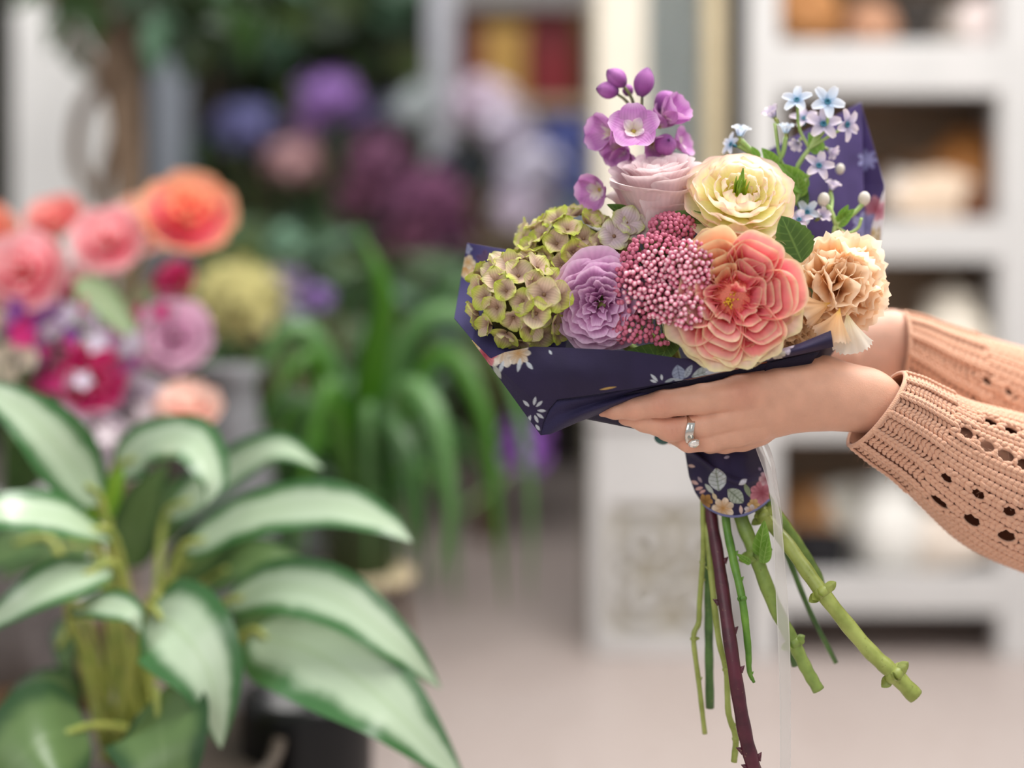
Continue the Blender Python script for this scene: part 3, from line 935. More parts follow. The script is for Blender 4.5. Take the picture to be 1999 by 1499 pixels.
# ------------------------------------------------------------------ the broad striped-leaf plant
M_AGL = leaf_mat('pale_striped_leaf', '#b8ccae', '#3c6a38', '#aec49f', 0.18, 0.25, 0, 0.7, 0.46)
M_AGD = leaf_mat('dark_striped_leaf', '#5f7a48', '#2c4c28', '#66804e', 0.15, 0.35, 0, 0.5, 0.55)
M_AGY = leaf_mat('lime_leaf', '#7fa830', '#6a9a2a', '#9fc04a', 0.3, 0.4, 8)
agl = thing('aglaonema', 'potted plant with broad pale green leaves edged in dark green', 'plant', T((P(265, 0, 1.32)[0], 1.32, 0)))
AW = agl.matrix_basis.copy()
crown = (262, 1470, 1.33)
LEAVES = [([(195, 985, 1.27), (120, 880, 1.22), (40, 800, 1.2), (-70, 735, 1.2)], 130, M_AGL, (0.35, -0.85, 0.4)),
          ([(215, 1050, 1.26), (120, 1010, 1.2), (0, 1000, 1.16), (-110, 1030, 1.16)], 120, M_AGL, (0, -0.75, 0.65)),
          ([(225, 930, 1.32), (290, 868, 1.30), (375, 862, 1.26), (415, 930, 1.24), (404, 985, 1.235)], 110, M_AGL, (0.2, -0.85, 0.5)),
          ([(330, 1010, 1.36), (430, 930, 1.34), (540, 875, 1.31), (632, 915, 1.29)], 95, M_AGL, (0, -0.8, 0.55)),
          ([(360, 1075, 1.31), (480, 1010, 1.27), (630, 985, 1.23), (740, 1015, 1.21), (806, 1058, 1.2)], 112, M_AGL, (0.0, -0.8, 0.6)),
          ([(215, 1110, 1.24), (130, 1130, 1.2), (40, 1175, 1.18), (-80, 1262, 1.18)], 105, M_AGL, (-0.1, -0.8, 0.5)),
          ([(140, 1190, 1.24), (200, 1180, 1.2), (255, 1195, 1.18), (275, 1235, 1.18)], 74, M_AGL, (0, -0.7, 0.7)),
          ([(292, 1195, 1.22), (350, 1230, 1.17), (410, 1320, 1.15), (432, 1462, 1.15)], 190, M_AGL, (0.25, -0.95, 0.25)),
          ([(440, 1180, 1.28), (540, 1145, 1.23), (660, 1170, 1.19), (780, 1260, 1.17), (862, 1345, 1.17)], 125, M_AGL, (-0.1, -0.8, 0.6)),
          ([(490, 1238, 1.28), (610, 1272, 1.20), (755, 1372, 1.15), (915, 1540, 1.13)], 215, M_AGL, (0.15, -0.85, 0.5)),
          ([(305, 1360, 1.18), (312, 1420, 1.14), (318, 1500, 1.12), (322, 1620, 1.12)], 215, M_AGD, (0, -1, 0.1)),
          ([(170, 1420, 1.2), (90, 1440, 1.15), (20, 1500, 1.13), (-60, 1600, 1.13)], 215, M_AGD, (0.1, -0.9, 0.35)),
          ([(330, 1130, 1.36), (400, 1070, 1.35), (450, 1020, 1.34), (500, 985, 1.34)], 95, M_AGD, (0.2, -0.9, 0.2)),
          ([(250, 1110, 1.38), (262, 1040, 1.37), (290, 960, 1.36), (330, 900, 1.36)], 100, M_AGD, (0.1, -1, 0.1)),
          ([(185, 1020, 1.3), (198, 985, 1.29), (222, 945, 1.28), (240, 910, 1.28)], 62, M_AGY, (0.3, -1, 0)),
          ([(300, 1175, 1.27), (318, 1195, 1.25), (332, 1225, 1.24), (336, 1265, 1.24)], 26, M_AGY, (0.3, -1, 0)),
          ([(400, 1140, 1.36), (460, 1100, 1.35), (520, 1080, 1.35), (590, 1090, 1.35)], 90, M_AGD, (0, -0.8, 0.6)),
          ([(440, 1280, 1.38), (500, 1230, 1.37), (580, 1190, 1.36), (700, 1210, 1.35), (790, 1290, 1.35)], 110, M_AGD, (0, -0.8, 0.5)),
          ([(150, 1210, 1.34), (130, 1240, 1.33), (130, 1290, 1.32), (150, 1340, 1.32)], 60, M_AGD, (-0.2, -0.9, 0)),
          ([(300, 1060, 1.42), (330, 1000, 1.42), (380, 960, 1.42), (450, 960, 1.42)], 100, M_AGD, (0, -0.9, 0.4)),
          ([(180, 1080, 1.42), (120, 1060, 1.42), (60, 1080, 1.42), (0, 1130, 1.42)], 110, M_AGD, (0, -0.9, 0.4)),
          ([(150, 1380, 1.3), (100, 1350, 1.28), (40, 1370, 1.27), (-20, 1430, 1.27)], 90, M_AGD, (0, -0.9, 0.4)),
          ([(90, 1060, 1.34), (30, 1060, 1.34), (-40, 1100, 1.34), (-100, 1160, 1.34)], 90, M_AGD, (0, -0.8, 0.5))]
M_PET = stem_mat('petiole', '#8a9a48', '#b0b05c', '#a8a060')
for k, (mid, w, m, fc) in enumerate(LEAVES):
    pts_ = [P(*q) for q in mid]
    link('leaf', blade(pts_, PX(w, mid[1][2]), fc, 11, 26, 0.12, 0.62, wave=0.05).mesh('leaf', [m]), agl, world=AW)
    c = P(crown[0] + R.uniform(-60, 60), crown[1] + R.uniform(-15, 30), crown[2] + R.uniform(-.02, .02))
    if 12 < k and m is M_AGD and k % 2:
        continue
    t0 = unit(pts_[1] - pts_[0])
    kk = spline([c, c * 0.55 + pts_[0] * 0.45 + np.array((0, 0, 0.012)), pts_[0] - t0 * 0.008, pts_[0] + t0 * 0.03], 16)
    link('petiole', Geo().tube(kk, np.linspace(0.0050, 0.0028, 16), 8).mesh('petiole', [M_PET]), agl, world=AW)
zt = P(0, 1465, 1.32)[2]
link('pot', Geo().lathe([(0.001, 0.0), (0.11, 0.0), (0.13, zt - 0.02), (0.138, zt), (0.128, zt), (0.12, zt - 0.03), (0.001, zt - 0.03)], 30).mesh('pot', [mat('terracotta_dark', '#4a4038', 0.6)]), agl)
# tall black vase behind the lowest leaf
d_ = 1.42
bv = thing('floor_vase', 'tall black floor vase behind the lowest broad leaf', 'vase', T((P(600, 0, d_)[0], d_, 0)))
zt = P(0, 1352, d_)[2]
r_ = PX(128, d_)
link('body', Geo().lathe([(0.001, 0.0), (r_ * 0.8, 0.0), (r_, zt * 0.5), (r_ * 1.0, zt - 0.01), (r_ * 0.97, zt), (r_ * 0.9, zt), (r_ * 0.9, zt - 0.08), (0.001, zt - 0.08)], 32).mesh('body', [mat('black_glaze', '#08080a', 0.35)]), bv)

# ------------------------------------------------------------------ arching strap-leaf plant on a stand
M_STR = leaf_mat('strap_leaf', '#3c7010', '#2e5c10', '#669428', 0.25, 0.4, 0, 0.5, 0.6)
M_STR2 = leaf_mat('strap_leaf_shade', '#264f14', '#204412', '#426a28', 0.2, 0.4, 0, 0.5, 0.6)
M_STR3 = leaf_mat('strap_leaf_pale', '#557f44', '#3a662e', '#86a86a', 0.2, 0.4, 0, 0.5, 0.6)
spd = 1.85
strap = thing('strap_leaf_plant', 'potted plant with long narrow arching green leaves on a thin stand', 'plant', T((P(705, 0, spd)[0], spd, 0)))
SWm = strap.matrix_basis.copy()
cr = (705, 985, spd)
rg = random.Random(31)
arcs = [([(690, 960, 1.84), (730, 700, 1.8), (748, 560, 1.78), (690, 430, 1.78)], 66, M_STR), ([(690, 960, 1.84), (640, 760, 1.78), (600, 690, 1.74), (500, 830, 1.7)], 44, M_STR), ([(700, 960, 1.86), (800, 640, 1.86), (950, 640, 1.84), (1030, 900, 1.82), (1035, 1190, 1.82)], 42, M_STR3),
        ([(710, 960, 1.86), (850, 690, 1.84), (940, 800, 1.8), (968, 1000, 1.78), (985, 1200, 1.78)], 44, M_STR), ([(680, 960, 1.82), (640, 700, 1.8), (560, 640, 1.78), (470, 780, 1.78), (440, 930, 1.78)], 46, M_STR3), ([(690, 970, 1.8), (660, 800, 1.74), (640, 760, 1.72), (600, 900, 1.7), (590, 1110, 1.7)], 48, M_STR),
        ([(720, 960, 1.82), (780, 760, 1.76), (850, 800, 1.72), (880, 980, 1.7), (850, 1160, 1.7)], 50, M_STR3), ([(710, 970, 1.8), (740, 820, 1.74), (790, 860, 1.7), (820, 1010, 1.68), (830, 1180, 1.68)], 46, M_STR2), ([(700, 960, 1.86), (840, 600, 1.9), (960, 560, 1.9), (1010, 700, 1.9), (1040, 880, 1.9)], 40, M_STR2)]
for k in range(34):
    a = rg.uniform(-1, 1)
    rise = rg.uniform(80, 330) * (1 - 0.4 * abs(a))
    reach = a * rg.uniform(140, 330)
    dd = spd + rg.uniform(-0.12, 0.16)
    drop = rg.uniform(-60, 230)
    arcs.append(([(cr[0] + rg.uniform(-25, 25), cr[1], spd), (cr[0] + reach * 0.3, cr[1] - rise * 0.85, (dd + spd) / 2), (cr[0] + reach * 0.7, cr[1] - rise, dd), (cr[0] + reach, cr[1] - rise * 0.3 + drop * 0.4, dd), (cr[0] + reach * 1.06, cr[1] + drop, dd)], rg.uniform(26, 44), rg.choice((M_STR, M_STR2, M_STR2, M_STR3))))
for mid, w, m in arcs:
    link('leaf', blade([P(*q) for q in mid], PX(w, spd), (rg.uniform(-.3, .3), -0.8, 0.5), 5, 20, -0.35, 0.45).mesh('leaf', [m]), strap, world=SWm)
z0 = P(0, 1115, spd)[2]
z1 = P(0, 985, spd)[2]
link('pot', Geo().lathe([(0.001, z0), (0.042, z0), (0.058, z1), (0.062, z1 + 0.004), (0.055, z1), (0.05, z1 - 0.01), (0.001, z1 - 0.01)], 24).mesh('pot', [mat('pot_green', '#3a4a2c', 0.5)]), strap)
link('stand_top', Geo().lathe([(0.001, z0 - 0.012), (0.07, z0 - 0.012), (0.07, z0), (0.001, z0)], 24).mesh('stand_top', [M_BEIGE]), strap)
for k in range(3):
    a = 0.5 + k * 2 * PI / 3
    link('leg', Geo().tube([(0.055 * math.cos(a), 0.055 * math.sin(a), z0 - 0.01), (0.10 * math.cos(a), 0.10 * math.sin(a), 0.0)], 0.006, 8).mesh('leg', [M_BROWN]), strap)

# ------------------------------------------------------------------ ficus with a twisted trunk and its crown
fd = 2.55
fic = thing('ficus_tree', 'ficus tree with twisted brown trunks before the white pillar', 'tree', T((P(222, 0, fd)[0], fd, 0)))
FW = fic.matrix_basis.copy()
M_BARK = mat('ficus_bark', '#75604e', 0.8, 0.25, 40, 0.4, 60)
fy = floor_px(fd)
for mid, r0 in (([(225, fy - 40, fd), (250, 620, fd), (248, 380, fd), (246, 200, fd), (235, 60, fd), (220, -120, fd)], 29), ([(215, fy - 40, fd), (200, 600, fd - .01), (190, 400, fd), (150, 320, fd + .02), (158, 220, fd), (205, 140, fd - .04), (190, 40, fd), (140, -100, fd)], 14), ([(190, 420, fd), (205, 330, fd - .04), (222, 250, fd - .05), (200, 160, fd), (150, 80, fd + .03), (90, -40, fd)], 12)):
    link('trunk', Geo().tube(spline([P(*q) for q in mid], 40), PX(r0, fd), 10).mesh('trunk', [M_BARK]), fic, world=FW)
zt = P(0, fy - 150, fd)[2]
link('pot', Geo().lathe([(0.001, 0), (0.08, 0), (0.10, zt), (0.106, zt), (0.095, zt - 0.01), (0.001, zt - 0.01)], 24).mesh('pot', [mat('pot_beige', '#a8968a', 0.6)]), fic)


def leaf_cloud(root, W, n, region, m_list, size, seed, name='leaf'):
    """n leaves of a crown, each a part; region() gives (px, py, d)."""
    rg = random.Random(seed)
    mesh = [leaf_geo(1.0, 0.46, 5, 9, 0.12, 0.25 + 0.1 * k).mesh(name, [m_list[k % len(m_list)]]) for k in range(max(3, len(m_list)))]
    for k in range(n):
        q = region(rg)
        Mx = frame((rg.uniform(-.7, .7), rg.uniform(-1, 0.1), rg.uniform(-.2, 1)), P(*q), up=(rg.uniform(-1, 1), rg.uniform(-.3, .3), rg.uniform(-1, 1)), spin=rg.uniform(0, 6.28))
        o = link(name, mesh[k % len(mesh)], root, world=W)
        o.matrix_basis = Mx @ Matrix.Scale(PX(size * rg.uniform(0.7, 1.2), q[2]), 4)


M_FIC = leaf_mat('ficus_leaf', '#33521f', '#2c481c', '#56723a', 0.2, 0.35, 8)
M_FIC2 = leaf_mat('ficus_leaf_teal', '#4a6a52', '#3a5a40', '#6a8a6a', 0.2, 0.35, 8)
M_FIC3 = leaf_mat('ficus_leaf_dark', '#1e3312', '#1a2c10', '#34501f', 0.15, 0.4, 8)


def reg_fic(rg):
    x = rg.uniform(120, 520)
    return (x, rg.uniform(-230, 40) + 55 * math.sin((x - 120) / 400 * PI) + rg.gauss(0, 22), fd + rg.uniform(-0.18, 0.3))


leaf_cloud(fic, FW, 190, reg_fic, [M_FIC, M_FIC2, M_FIC3, M_FIC, M_FIC3], 105, 41)

# ------------------------------------------------------------------ flower bench at the back with its flowers
db = 4.0
bzt = P(0, 640, db)[2]
stand = thing('flower_bench', 'long dark wooden bench at the back carrying flower buckets', 'bench', T((P(760, 0, db)[0], db + 0.1, 0)))
SB = stand.matrix_basis.copy()
xa, xb = P(330, 0, db)[0], P(1150, 0, db)[0]
link('top', Geo().box((xa, db - 0.22, bzt - 0.04), (xb, db + 0.34, bzt), bev=0.004).mesh('top', [M_BROWN], False), stand, world=SB)
for x in (xa + 0.04, xa + (xb - xa) * 0.4, xa + (xb - xa) * 0.76):
    for y in (db - 0.18, db + 0.30):
        link('leg', Geo().box((x - 0.025, y - 0.025, 0), (x + 0.025, y + 0.025, bzt - 0.04)).mesh('leg', [M_BROWN], False), stand, world=SB)
BUCK = []
for i, (x, c, lab) in enumerate(((480, '#3a3c3a', 'dark bucket at the end of the back bench, under the blue flowers'), (690, '#4a4a48', 'grey bucket in the middle of the back bench, under the plum flowers'), (880, '#3c3e42', 'slate bucket on the back bench, under the lilac flowers'), (1085, '#44464a', 'grey bucket at the far end of the bench, under the indigo flowers'))):
    o = thing('bucket', lab, 'bucket', T((P(x, 0, db + 0.05)[0], db + 0.05, bzt)), 'buckets on the back bench')
    link('body', Geo().lathe([(0.001, 0), (0.085, 0), (0.105, 0.2), (0.11, 0.205), (0.10, 0.2), (0.08, 0.01), (0.001, 0.01)], 24).mesh('body', [mat('bk_' + c[1:], c, 0.5)]), o)
    link('rim', Geo().tube(np.stack([0.108 * np.cos(np.linspace(0, 2 * PI, 33)), 0.108 * np.sin(np.linspace(0, 2 * PI, 33)), np.full(33, 0.204)], -1), 0.005, 6, caps=False).mesh('rim', [mat('bk_' + c[1:], c)]), o)
    BUCK.append(P(x, 0, db + 0.05) * np.array((1, 1, 0)) + np.array((0, 0, bzt + 0.16)))
_g4 = Geo()
for k in range(4):
    leaf_geo(1.0, 0.95, 5, 6, -0.1, -0.12, g=_g4, Mx=Matrix.Rotation(k * PI / 2, 4, 'Z'))
FLO = {}


def head(label, px_, py_, d, r_px, colr, bucket, n=22, squash=0.85, group='flower heads on the back bench', stem=True, base=None, name='hydrangea'):
    if colr not in FLO:
        m = petal_mat('head_' + colr[1:], [(0.0, colr), (1.0, '#%02x%02x%02x' % tuple(_hex(np.minimum(lin(colr) * 1.35 + 0.02, 1))))], 0.2, 0.6, 0.1, 8, 0.05, objvar=0.18)
        FLO[colr] = _g4.mesh('floret', [m])
    r = PX(r_px, d)
    M = frame((0, 0, 1), P(px_, py_, d))
    o = thing(name, label, 'flower', M, group)
    rg = random.Random(int(px_ * 7 + py_))
    for k in range(n):
        zz = 1 - 1.75 * (k + 0.5) / n
        a = k * 2.39996
        q = math.sqrt(1 - zz * zz)
        dv = np.array((q * math.cos(a), q * math.sin(a), zz))
        link('floret', FLO[colr], o, frame(dv + np.array([rg.uniform(-.3, .3) for _ in range(3)]), dv * r * np.array((1, 1, squash)) * rg.uniform(0.7, 1.18), spin=rg.uniform(0, 1.5)) @ Matrix.Scale(r * rg.uniform(0.36, 0.5), 4))
    link('core', Geo().ell((0, 0, 0), (r * 0.62, r * 0.62, r * 0.62 * squash), nu=12, nv=8).mesh('core', [mat('core_' + colr[1:], '#%02x%02x%02x' % tuple(_hex(lin(colr) * 0.6)), 0.8)]), o)
    b = BUCK[bucket] if base is None else np.asarray(base)
    link('stem', Geo().tube(spline([P(px_, py_, d) - np.array((0, 0, r * 0.5)), (P(px_, py_, d) * 0.6 + b * 0.4) - np.array((0, 0, 0.02)), b], 10), 0.005, 6).mesh('stem', [M_STEM_D0]), o, world=M)
    return o


for q in (('slate blue flower head at the end of the back row', 478, 250, 4.0, 62, '#6a6a9a', 0), ('bright violet flower head rising above the back row', 645, 195, 4.05, 58, '#9a72b8', 1), ('violet flower head below the bright violet one', 610, 250, 4.15, 48, '#86688f', 1),
          ('dusky pink flower head below the violet ones', 578, 312, 3.95, 52, '#c49a9c', 1), ('pale grey-white flower head in the back row', 815, 212, 4.1, 52, '#b4bcbc', 2), ('plum pink flower head in the middle of the back row', 738, 312, 4.0, 60, '#8f5c7c', 1),
          ('dark plum flower head lower in the middle', 700, 385, 3.95, 54, '#6f4058', 1), ('large plum flower head in front of the back bench', 838, 402, 3.9, 84, '#7f4a6c', 2), ('deep wine flower head lowest of the plum ones', 800, 478, 3.85, 62, '#6f3e56', 1), ('mauve flower head beside the large plum one', 885, 455, 3.95, 46, '#8a567c', 2),
          ('rosy lilac flower head under the golden box', 938, 205, 4.1, 60, '#ead0e6', 2), ('pale lilac flower head near the grey cupboard post', 990, 255, 4.05, 58, '#e4d8f0', 2), ('pale lavender flower head below the pale lilac one', 1035, 335, 4.0, 62, '#e2daf6', 3), ('pink lavender flower head lowest of the pale row', 1012, 410, 4.0, 58, '#ead6f0', 3),
          ('dark slate flower head behind the lavender ones', 915, 330, 4.2, 60, '#3c3a50', 2), ('indigo blue flower head beside the cream cabinet', 1112, 275, 4.1, 60, '#6470b4', 3), ('navy blue flower head under the indigo one', 1126, 355, 4.1, 62, '#5a68a4', 3), ('pale blue-grey flower head lowest by the cream cabinet', 1110, 440, 4.1, 56, '#aebed0', 3),
          ('grey lavender flower head between white and plum ones', 745, 232, 4.2, 46, '#55566e', 1)):
    head(*q)
# nearer heads beside the roses
hb = P(560, 1050, 2.25)
bk2 = thing('bucket', 'dark bucket on the floor behind the strap-leaf plant, holding the yellow-green hydrangea', 'bucket', T((hb[0], 2.25, 0)))
link('body', Geo().lathe([(0.001, 0), (0.09, 0), (0.12, 0.32), (0.125, 0.325), (0.112, 0.32), (0.085, 0.01), (0.001, 0.01)], 24).mesh('body', [mat('bk_dark', '#3c3e3c', 0.5)]), bk2)
hb = np.array((hb[0], 2.25, 0.28))
G2 = 'flower heads behind the rose bucket'
head('yellow-green hydrangea beside the magenta lisianthus', 462, 590, 2.2, 92, '#b4ac70', 0, 26, group=G2, base=hb)
head('small purple flower head above the strap leaves', 622, 585, 2.2, 34, '#7a5c98', 0, 16, group=G2, base=hb)
head('grey lilac flower head behind the yellow-green hydrangea', 545, 560, 2.4, 44, '#86749a', 0, 18, group=G2, base=hb)
head('pale blue-grey flower head below the yellow-green hydrangea', 560, 632, 2.25, 42, '#9ca4b4', 0, 18, group=G2, base=hb)
head('grey-green eucalyptus-coloured flower head over the hydrangea', 560, 478, 2.5, 46, '#5f8068', 0, 18, group=G2, base=hb)
# grey vase beside the lowest rose
gv = thing('vase', 'grey stoneware vase just behind the cream and pink rose', 'vase', T((P(450, 0, 1.75)[0], 1.75, 0)))
zt = P(0, 715, 1.75)[2]
link('body', Geo().lathe([(0.001, 0), (0.05, 0), (0.055, zt - 0.14), (0.035, zt - 0.05), (0.03, zt - 0.02), (0.042, zt), (0.036, zt), (0.025, zt - 0.03), (0.001, zt - 0.06)], 24).mesh('body', [mat('grey_stone', '#77777a', 0.5)]), gv)
# a purple bloom hanging on the bench front
head('single purple flower drooping beside the bouquet paper', 1020, 868, 2.6, 44, '#9a5cc0', 0, 18, 1.5, G2, base=P(900, 1000, 2.5))
dk = thing('dark_slats', 'dark crate on the floor far back, added for the dark under the bench end', 'slats', T((P(1100, 0, 5.2)[0], 5.2, 0)))  # added dark slats, standing in for the dark beneath the bench
a, b = P(1055, 835, 5.2), P(1175, 905, 5.2)
for i in range(3):
    z = 0.01 + i * 0.055
    link('slat', Geo().box((a[0], 5.19, z), (b[0], 5.21, z + 0.045)).mesh('slat', [mat('slat_dark', '#2a2420', 0.7)], False), dk, world=dk.matrix_basis.copy())
for x in (a[0], b[0]):
    link('post', Geo().box((x - 0.015, 5.2, 0), (x + 0.015, 5.6, 0.18)).mesh('post', [mat('slat_dark', '#2a2420')], False), dk, world=dk.matrix_basis.copy())

# dark climbing foliage over the back wall and round the bench
clb = thing('climbing_foliage', 'dark green climbing plant covering the back wall above the flowers', 'plant', T((P(620, 0, 4.9)[0], 4.9, 0)))
CLW = clb.matrix_basis.copy()
leaf_cloud(clb, CLW, 150, lambda rg: (rg.uniform(380, 770), rg.uniform(-120, 470) if rg.random() < 0.5 else rg.uniform(-120, 130), 4.75 + rg.uniform(-0.2, 0.5)), [M_FIC3, M_FIC3, M_FIC2, M_OLIVE], 130, 51)
for k in range(6):
    x = 410 + k * 62
    link('stem', Geo().tube(spline([P(x, floor_px(5.2), 5.2), P(x + 20, 400, 5.15), P(x - 10, 100, 5.1), P(x + 15, -150, 5.1)], 14), 0.012, 6).mesh('stem', [M_BARK]), clb, world=CLW)
shr = thing('leafy_shrub', 'dense green shrub in front of the back bench behind the strap leaves', 'plant', T((P(640, 0, 2.9)[0], 2.9, 0)))
SHW = shr.matrix_basis.copy()
leaf_cloud(shr, SHW, 170, lambda rg: ((lambda x: (x, rg.uniform(430 if x < 640 else 540, 900)))(rg.uniform(390, 930))) + (2.9 + rg.uniform(-0.3, 0.45),), [M_DEEP, M_OLIVE, M_OLIVE, M_FIC, M_FIC2], 120, 61)
for k in range(7):
    x = 480 + k * 60
    link('stem', Geo().tube(spline([P(650, floor_px(2.9) - 30, 2.9), P(650 * 0.5 + x * 0.5, 850, 2.9), P(x, 620, 2.9)], 12), 0.008, 6).mesh('stem', [M_BARK]), shr, world=SHW)
link('pot', Geo().lathe([(0.001, 0), (0.12, 0), (0.15, 0.22), (0.155, 0.225), (0.14, 0.22), (0.001, 0.2)], 24).mesh('pot', [mat('pot_umber', '#5a4a40', 0.6)]), shr)
TIE = P(1412, 852, 0.978)


def stem_part(root, pts, rad, m, knots=(), thorns=0, seed=0, name='stem', n=12):
    """A cut stem in world space: from the flower head through the hand to its cut end; knots and thorns are sub-parts."""
    W = root.matrix_basis.copy()
    k = max(24, 6 * len(pts))
    sp = spline(pts, k)
    rr = np.interp(np.linspace(0, 1, k), np.linspace(0, 1, len(np.atleast_1d(rad))), np.atleast_1d(rad))
    rr = rr * (1 + 0.05 * np.sin(np.arange(k) * 1.7 + seed))
    o = link(name, Geo().tube(sp, rr, n).mesh(name, [m]), root, world=W)
    rg = random.Random(seed)
    for (c, r, kind) in knots:
        g = Geo()
        i = int(np.argmin(np.linalg.norm(sp - c, axis=1)))
        tdir = unit(sp[min(i + 1, k - 1)] - sp[max(i - 1, 0)])
        M3 = np.array(frame(tdir, (0, 0, 0)).to_3x3())
        g.ell(sp[i], (r * 1.0, r * 1.0, r * 0.75), M3, 12, 8)
        for q in range(kind):
            a = q * 2 * PI / kind + rg.uniform(-0.3, 0.3)
            Mx = frame(np.array(M3 @ np.array((math.cos(a), math.sin(a), 0.0))), sp[i] + M3 @ np.array((math.cos(a), math.sin(a), 0)) * r * 0.55, up=tdir)
            Mx = Mx @ Matrix.Rotation(-PI / 2 + rg.uniform(-0.5, 0.5), 4, 'Y')
            leaf_geo(r * 1.05, r * 1.0, 5, 7, 0.3, -0.5, g=g, Mx=Mx)
        link('node', g.mesh('node', [m]), o, M=Matrix.Identity(4))
    for q in range(thorns):
        i = int(k * rg.uniform(0.45, 0.97))
        tdir = unit(sp[min(i + 1, k - 1)] - sp[max(i - 1, 0)])
        side = unit(np.cross(tdir, unit((rg.uniform(-0.3, 0.3), -1, rg.uniform(-.2, .2)))) * rg.choice((-1, 1)))
        a = sp[i] + side * rr[i] * 0.8
        g = Geo().tube([a + tdir * rr[i] * 0.5, a + side * rr[i] * 0.45, a + side * rr[i] * 0.85 - tdir * rr[i] * 0.3], [rr[i] * 0.5, rr[i] * 0.3, rr[i] * 0.03], 6)
        link('thorn', g.mesh('thorn', [m]), o)
    return o


GB = 'cut flowers in the hand-held bouquet'
# ---- dusty mauve rose, seen from the side
MV = petal_mat('mauve_petal', [(0.0, '#dcc8a8'), (0.3, '#ecccca'), (0.75, '#efd6d8'), (1.0, '#f8eaea')], 0.26, 0.55, 0.1, 20, 0.05)
c_mv = P(1283, 372, 0.968)
mauve_axis = unit((-0.10, -0.30, 0.95))
LY = [dict(n=3, alpha=1.2, rb=0.02, rt=0.10, zb=0.0, zt=0.50, nu=9, notch=0.15, ruf=0.01, waves=1.5),
      dict(n=4, alpha=0.95, rb=0.05, rt=0.24, zb=0.0, zt=0.55, nu=9, notch=0.2, ruf=0.015, waves=1.5),
      dict(n=5, alpha=0.9, rb=0.08, rt=0.40, zb=-0.02, zt=0.57, nu=11, notch=0.2, ruf=0.02, curl=0.03, waves=1.5),
      dict(n=5, alpha=0.9, rb=0.1, rt=0.56, zb=-0.05, zt=0.57, nu=13, notch=0.2, ruf=0.02, curl=0.05, waves=1.5),
      dict(n=5, alpha=0.95, rb=0.12, rt=0.68, zb=-0.25, zt=0.55, p=0.6, nu=15, nv=12, notch=0.22, ruf=0.02, curl=0.08, waves=1.5),
      dict(n=5, alpha=0.95, rb=0.13, rt=0.78, zb=-0.6, zt=0.50, p=0.5, nu=17, nv=14, notch=0.24, ruf=0.022, curl=0.15, curl_z=0.8, waves=1.5, jit=0.18),
      dict(n=5, alpha=0.95, rb=0.14, rt=0.80, zb=-0.85, zt=0.34, p=0.42, nu=19, nv=17, notch=0.34, ruf=0.025, curl=0.15, curl_z=0.9, waves=1.5, fold=0.03, jit=0.2),
      dict(n=3, alpha=0.9, rb=0.14, rt=0.80, zb=-0.95, zt=0.06, p=0.38, nu=19, nv=17, notch=0.6, ruf=0.02, curl=0.12, curl_z=1.0, waves=1.5, fold=0.04, ph=0.9, jit=0.2)]
o_mauve = rose('rose', 'pale dusty mauve rose turned upward, topmost of the roses', frame(mauve_axis, c_mv), LY, MV, 0.0365, 3, GB)

# ---- cream rose with pink-edged petals and a green centre
CR = petal_mat('cream_petal', [(0.0, '#e6e060'), (0.25, '#fbf6b4'), (0.65, '#fefadc'), (1.0, '#fdf2e2')], 0.5, 0.5, 0.15, 14, 0.03, '#f2a8a4', 0.42)
c_cr = P(1443, 386, 0.945)
cream_axis = unit((-0.02, -0.78, 0.62))
_w = dict(waves=1.4)
LY = [dict(n=5, alpha=0.6, rb=0.17, rt=0.22, zb=0.02, zt=0.22, nu=11, notch=0.3, ruf=0.03, curl=-0.05, **_w),
      dict(n=6, alpha=0.65, rb=0.20, rt=0.30, zb=0.0, zt=0.32, nu=11, notch=0.22, ruf=0.035, curl=-0.06, bulge=0.04, **_w),
      dict(n=6, alpha=0.7, rb=0.26, rt=0.44, zb=-0.02, zt=0.35, nu=13, notch=0.22, ruf=0.035, bulge=0.06, curl=-0.03, **_w),
      dict(n=7, alpha=0.7, rb=0.28, rt=0.57, zb=-0.04, zt=0.33, nu=13, notch=0.22, ruf=0.035, bulge=0.09, **_w),
      dict(n=7, alpha=0.72, rb=0.28, rt=0.70, zb=-0.08, zt=0.28, nu=15, notch=0.24, ruf=0.035, bulge=0.12, curl=0.02, **_w),
      dict(n=6, alpha=0.8, rb=0.25, rt=0.80, zb=-0.13, zt=0.18, nu=15, notch=0.24, ruf=0.035, bulge=0.15, curl=0.04, **_w),
      dict(n=6, alpha=0.8, rb=0.2, rt=0.86, zb=-0.22, zt=0.06, nu=15, notch=0.26, ruf=0.035, bulge=0.18, curl=0.05, **_w),
      dict(n=5, alpha=0.85, rb=0.16, rt=0.88, zb=-0.3, zt=-0.10, nu=15, notch=0.28, ruf=0.03, bulge=0.2, curl=0.05, **_w)]
o_cream = rose('rose', 'creamy yellow rose with pink petal edges and a tuft of green at its heart', frame(cream_axis, c_cr), LY, CR, 0.0405, 8, GB)
g = Geo()
rg = random.Random(4)
for k in range(16):
    a, rr = rg.uniform(0, 6.28), rg.uniform(0.0, 0.10) * 0.0405
    b = np.array((rr * math.cos(a), rr * math.sin(a), 0.001))
    h = rg.uniform(0.2, 0.5) * 0.0405
    g.tube([b, b * 1.2 + (0, 0, h * 0.6), b * 1.3 + (rg.uniform(-1, 1) * 0.001, rg.uniform(-1, 1) * 0.001, h)], [0.0009, 0.0008, 0.0002], 6)
g.tube([(0, 0, 0), (0.0006, 0.003, 0.012), (0.0005, 0.005, 0.024)], [0.0022, 0.0024, 0.0004], 8)
tag(link('carpels', g.mesh('carpels', [stem_mat('carpel_green', '#5f8a22', '#9fbf3a')]), o_cream), 'green tuft at the heart of the cream rose')
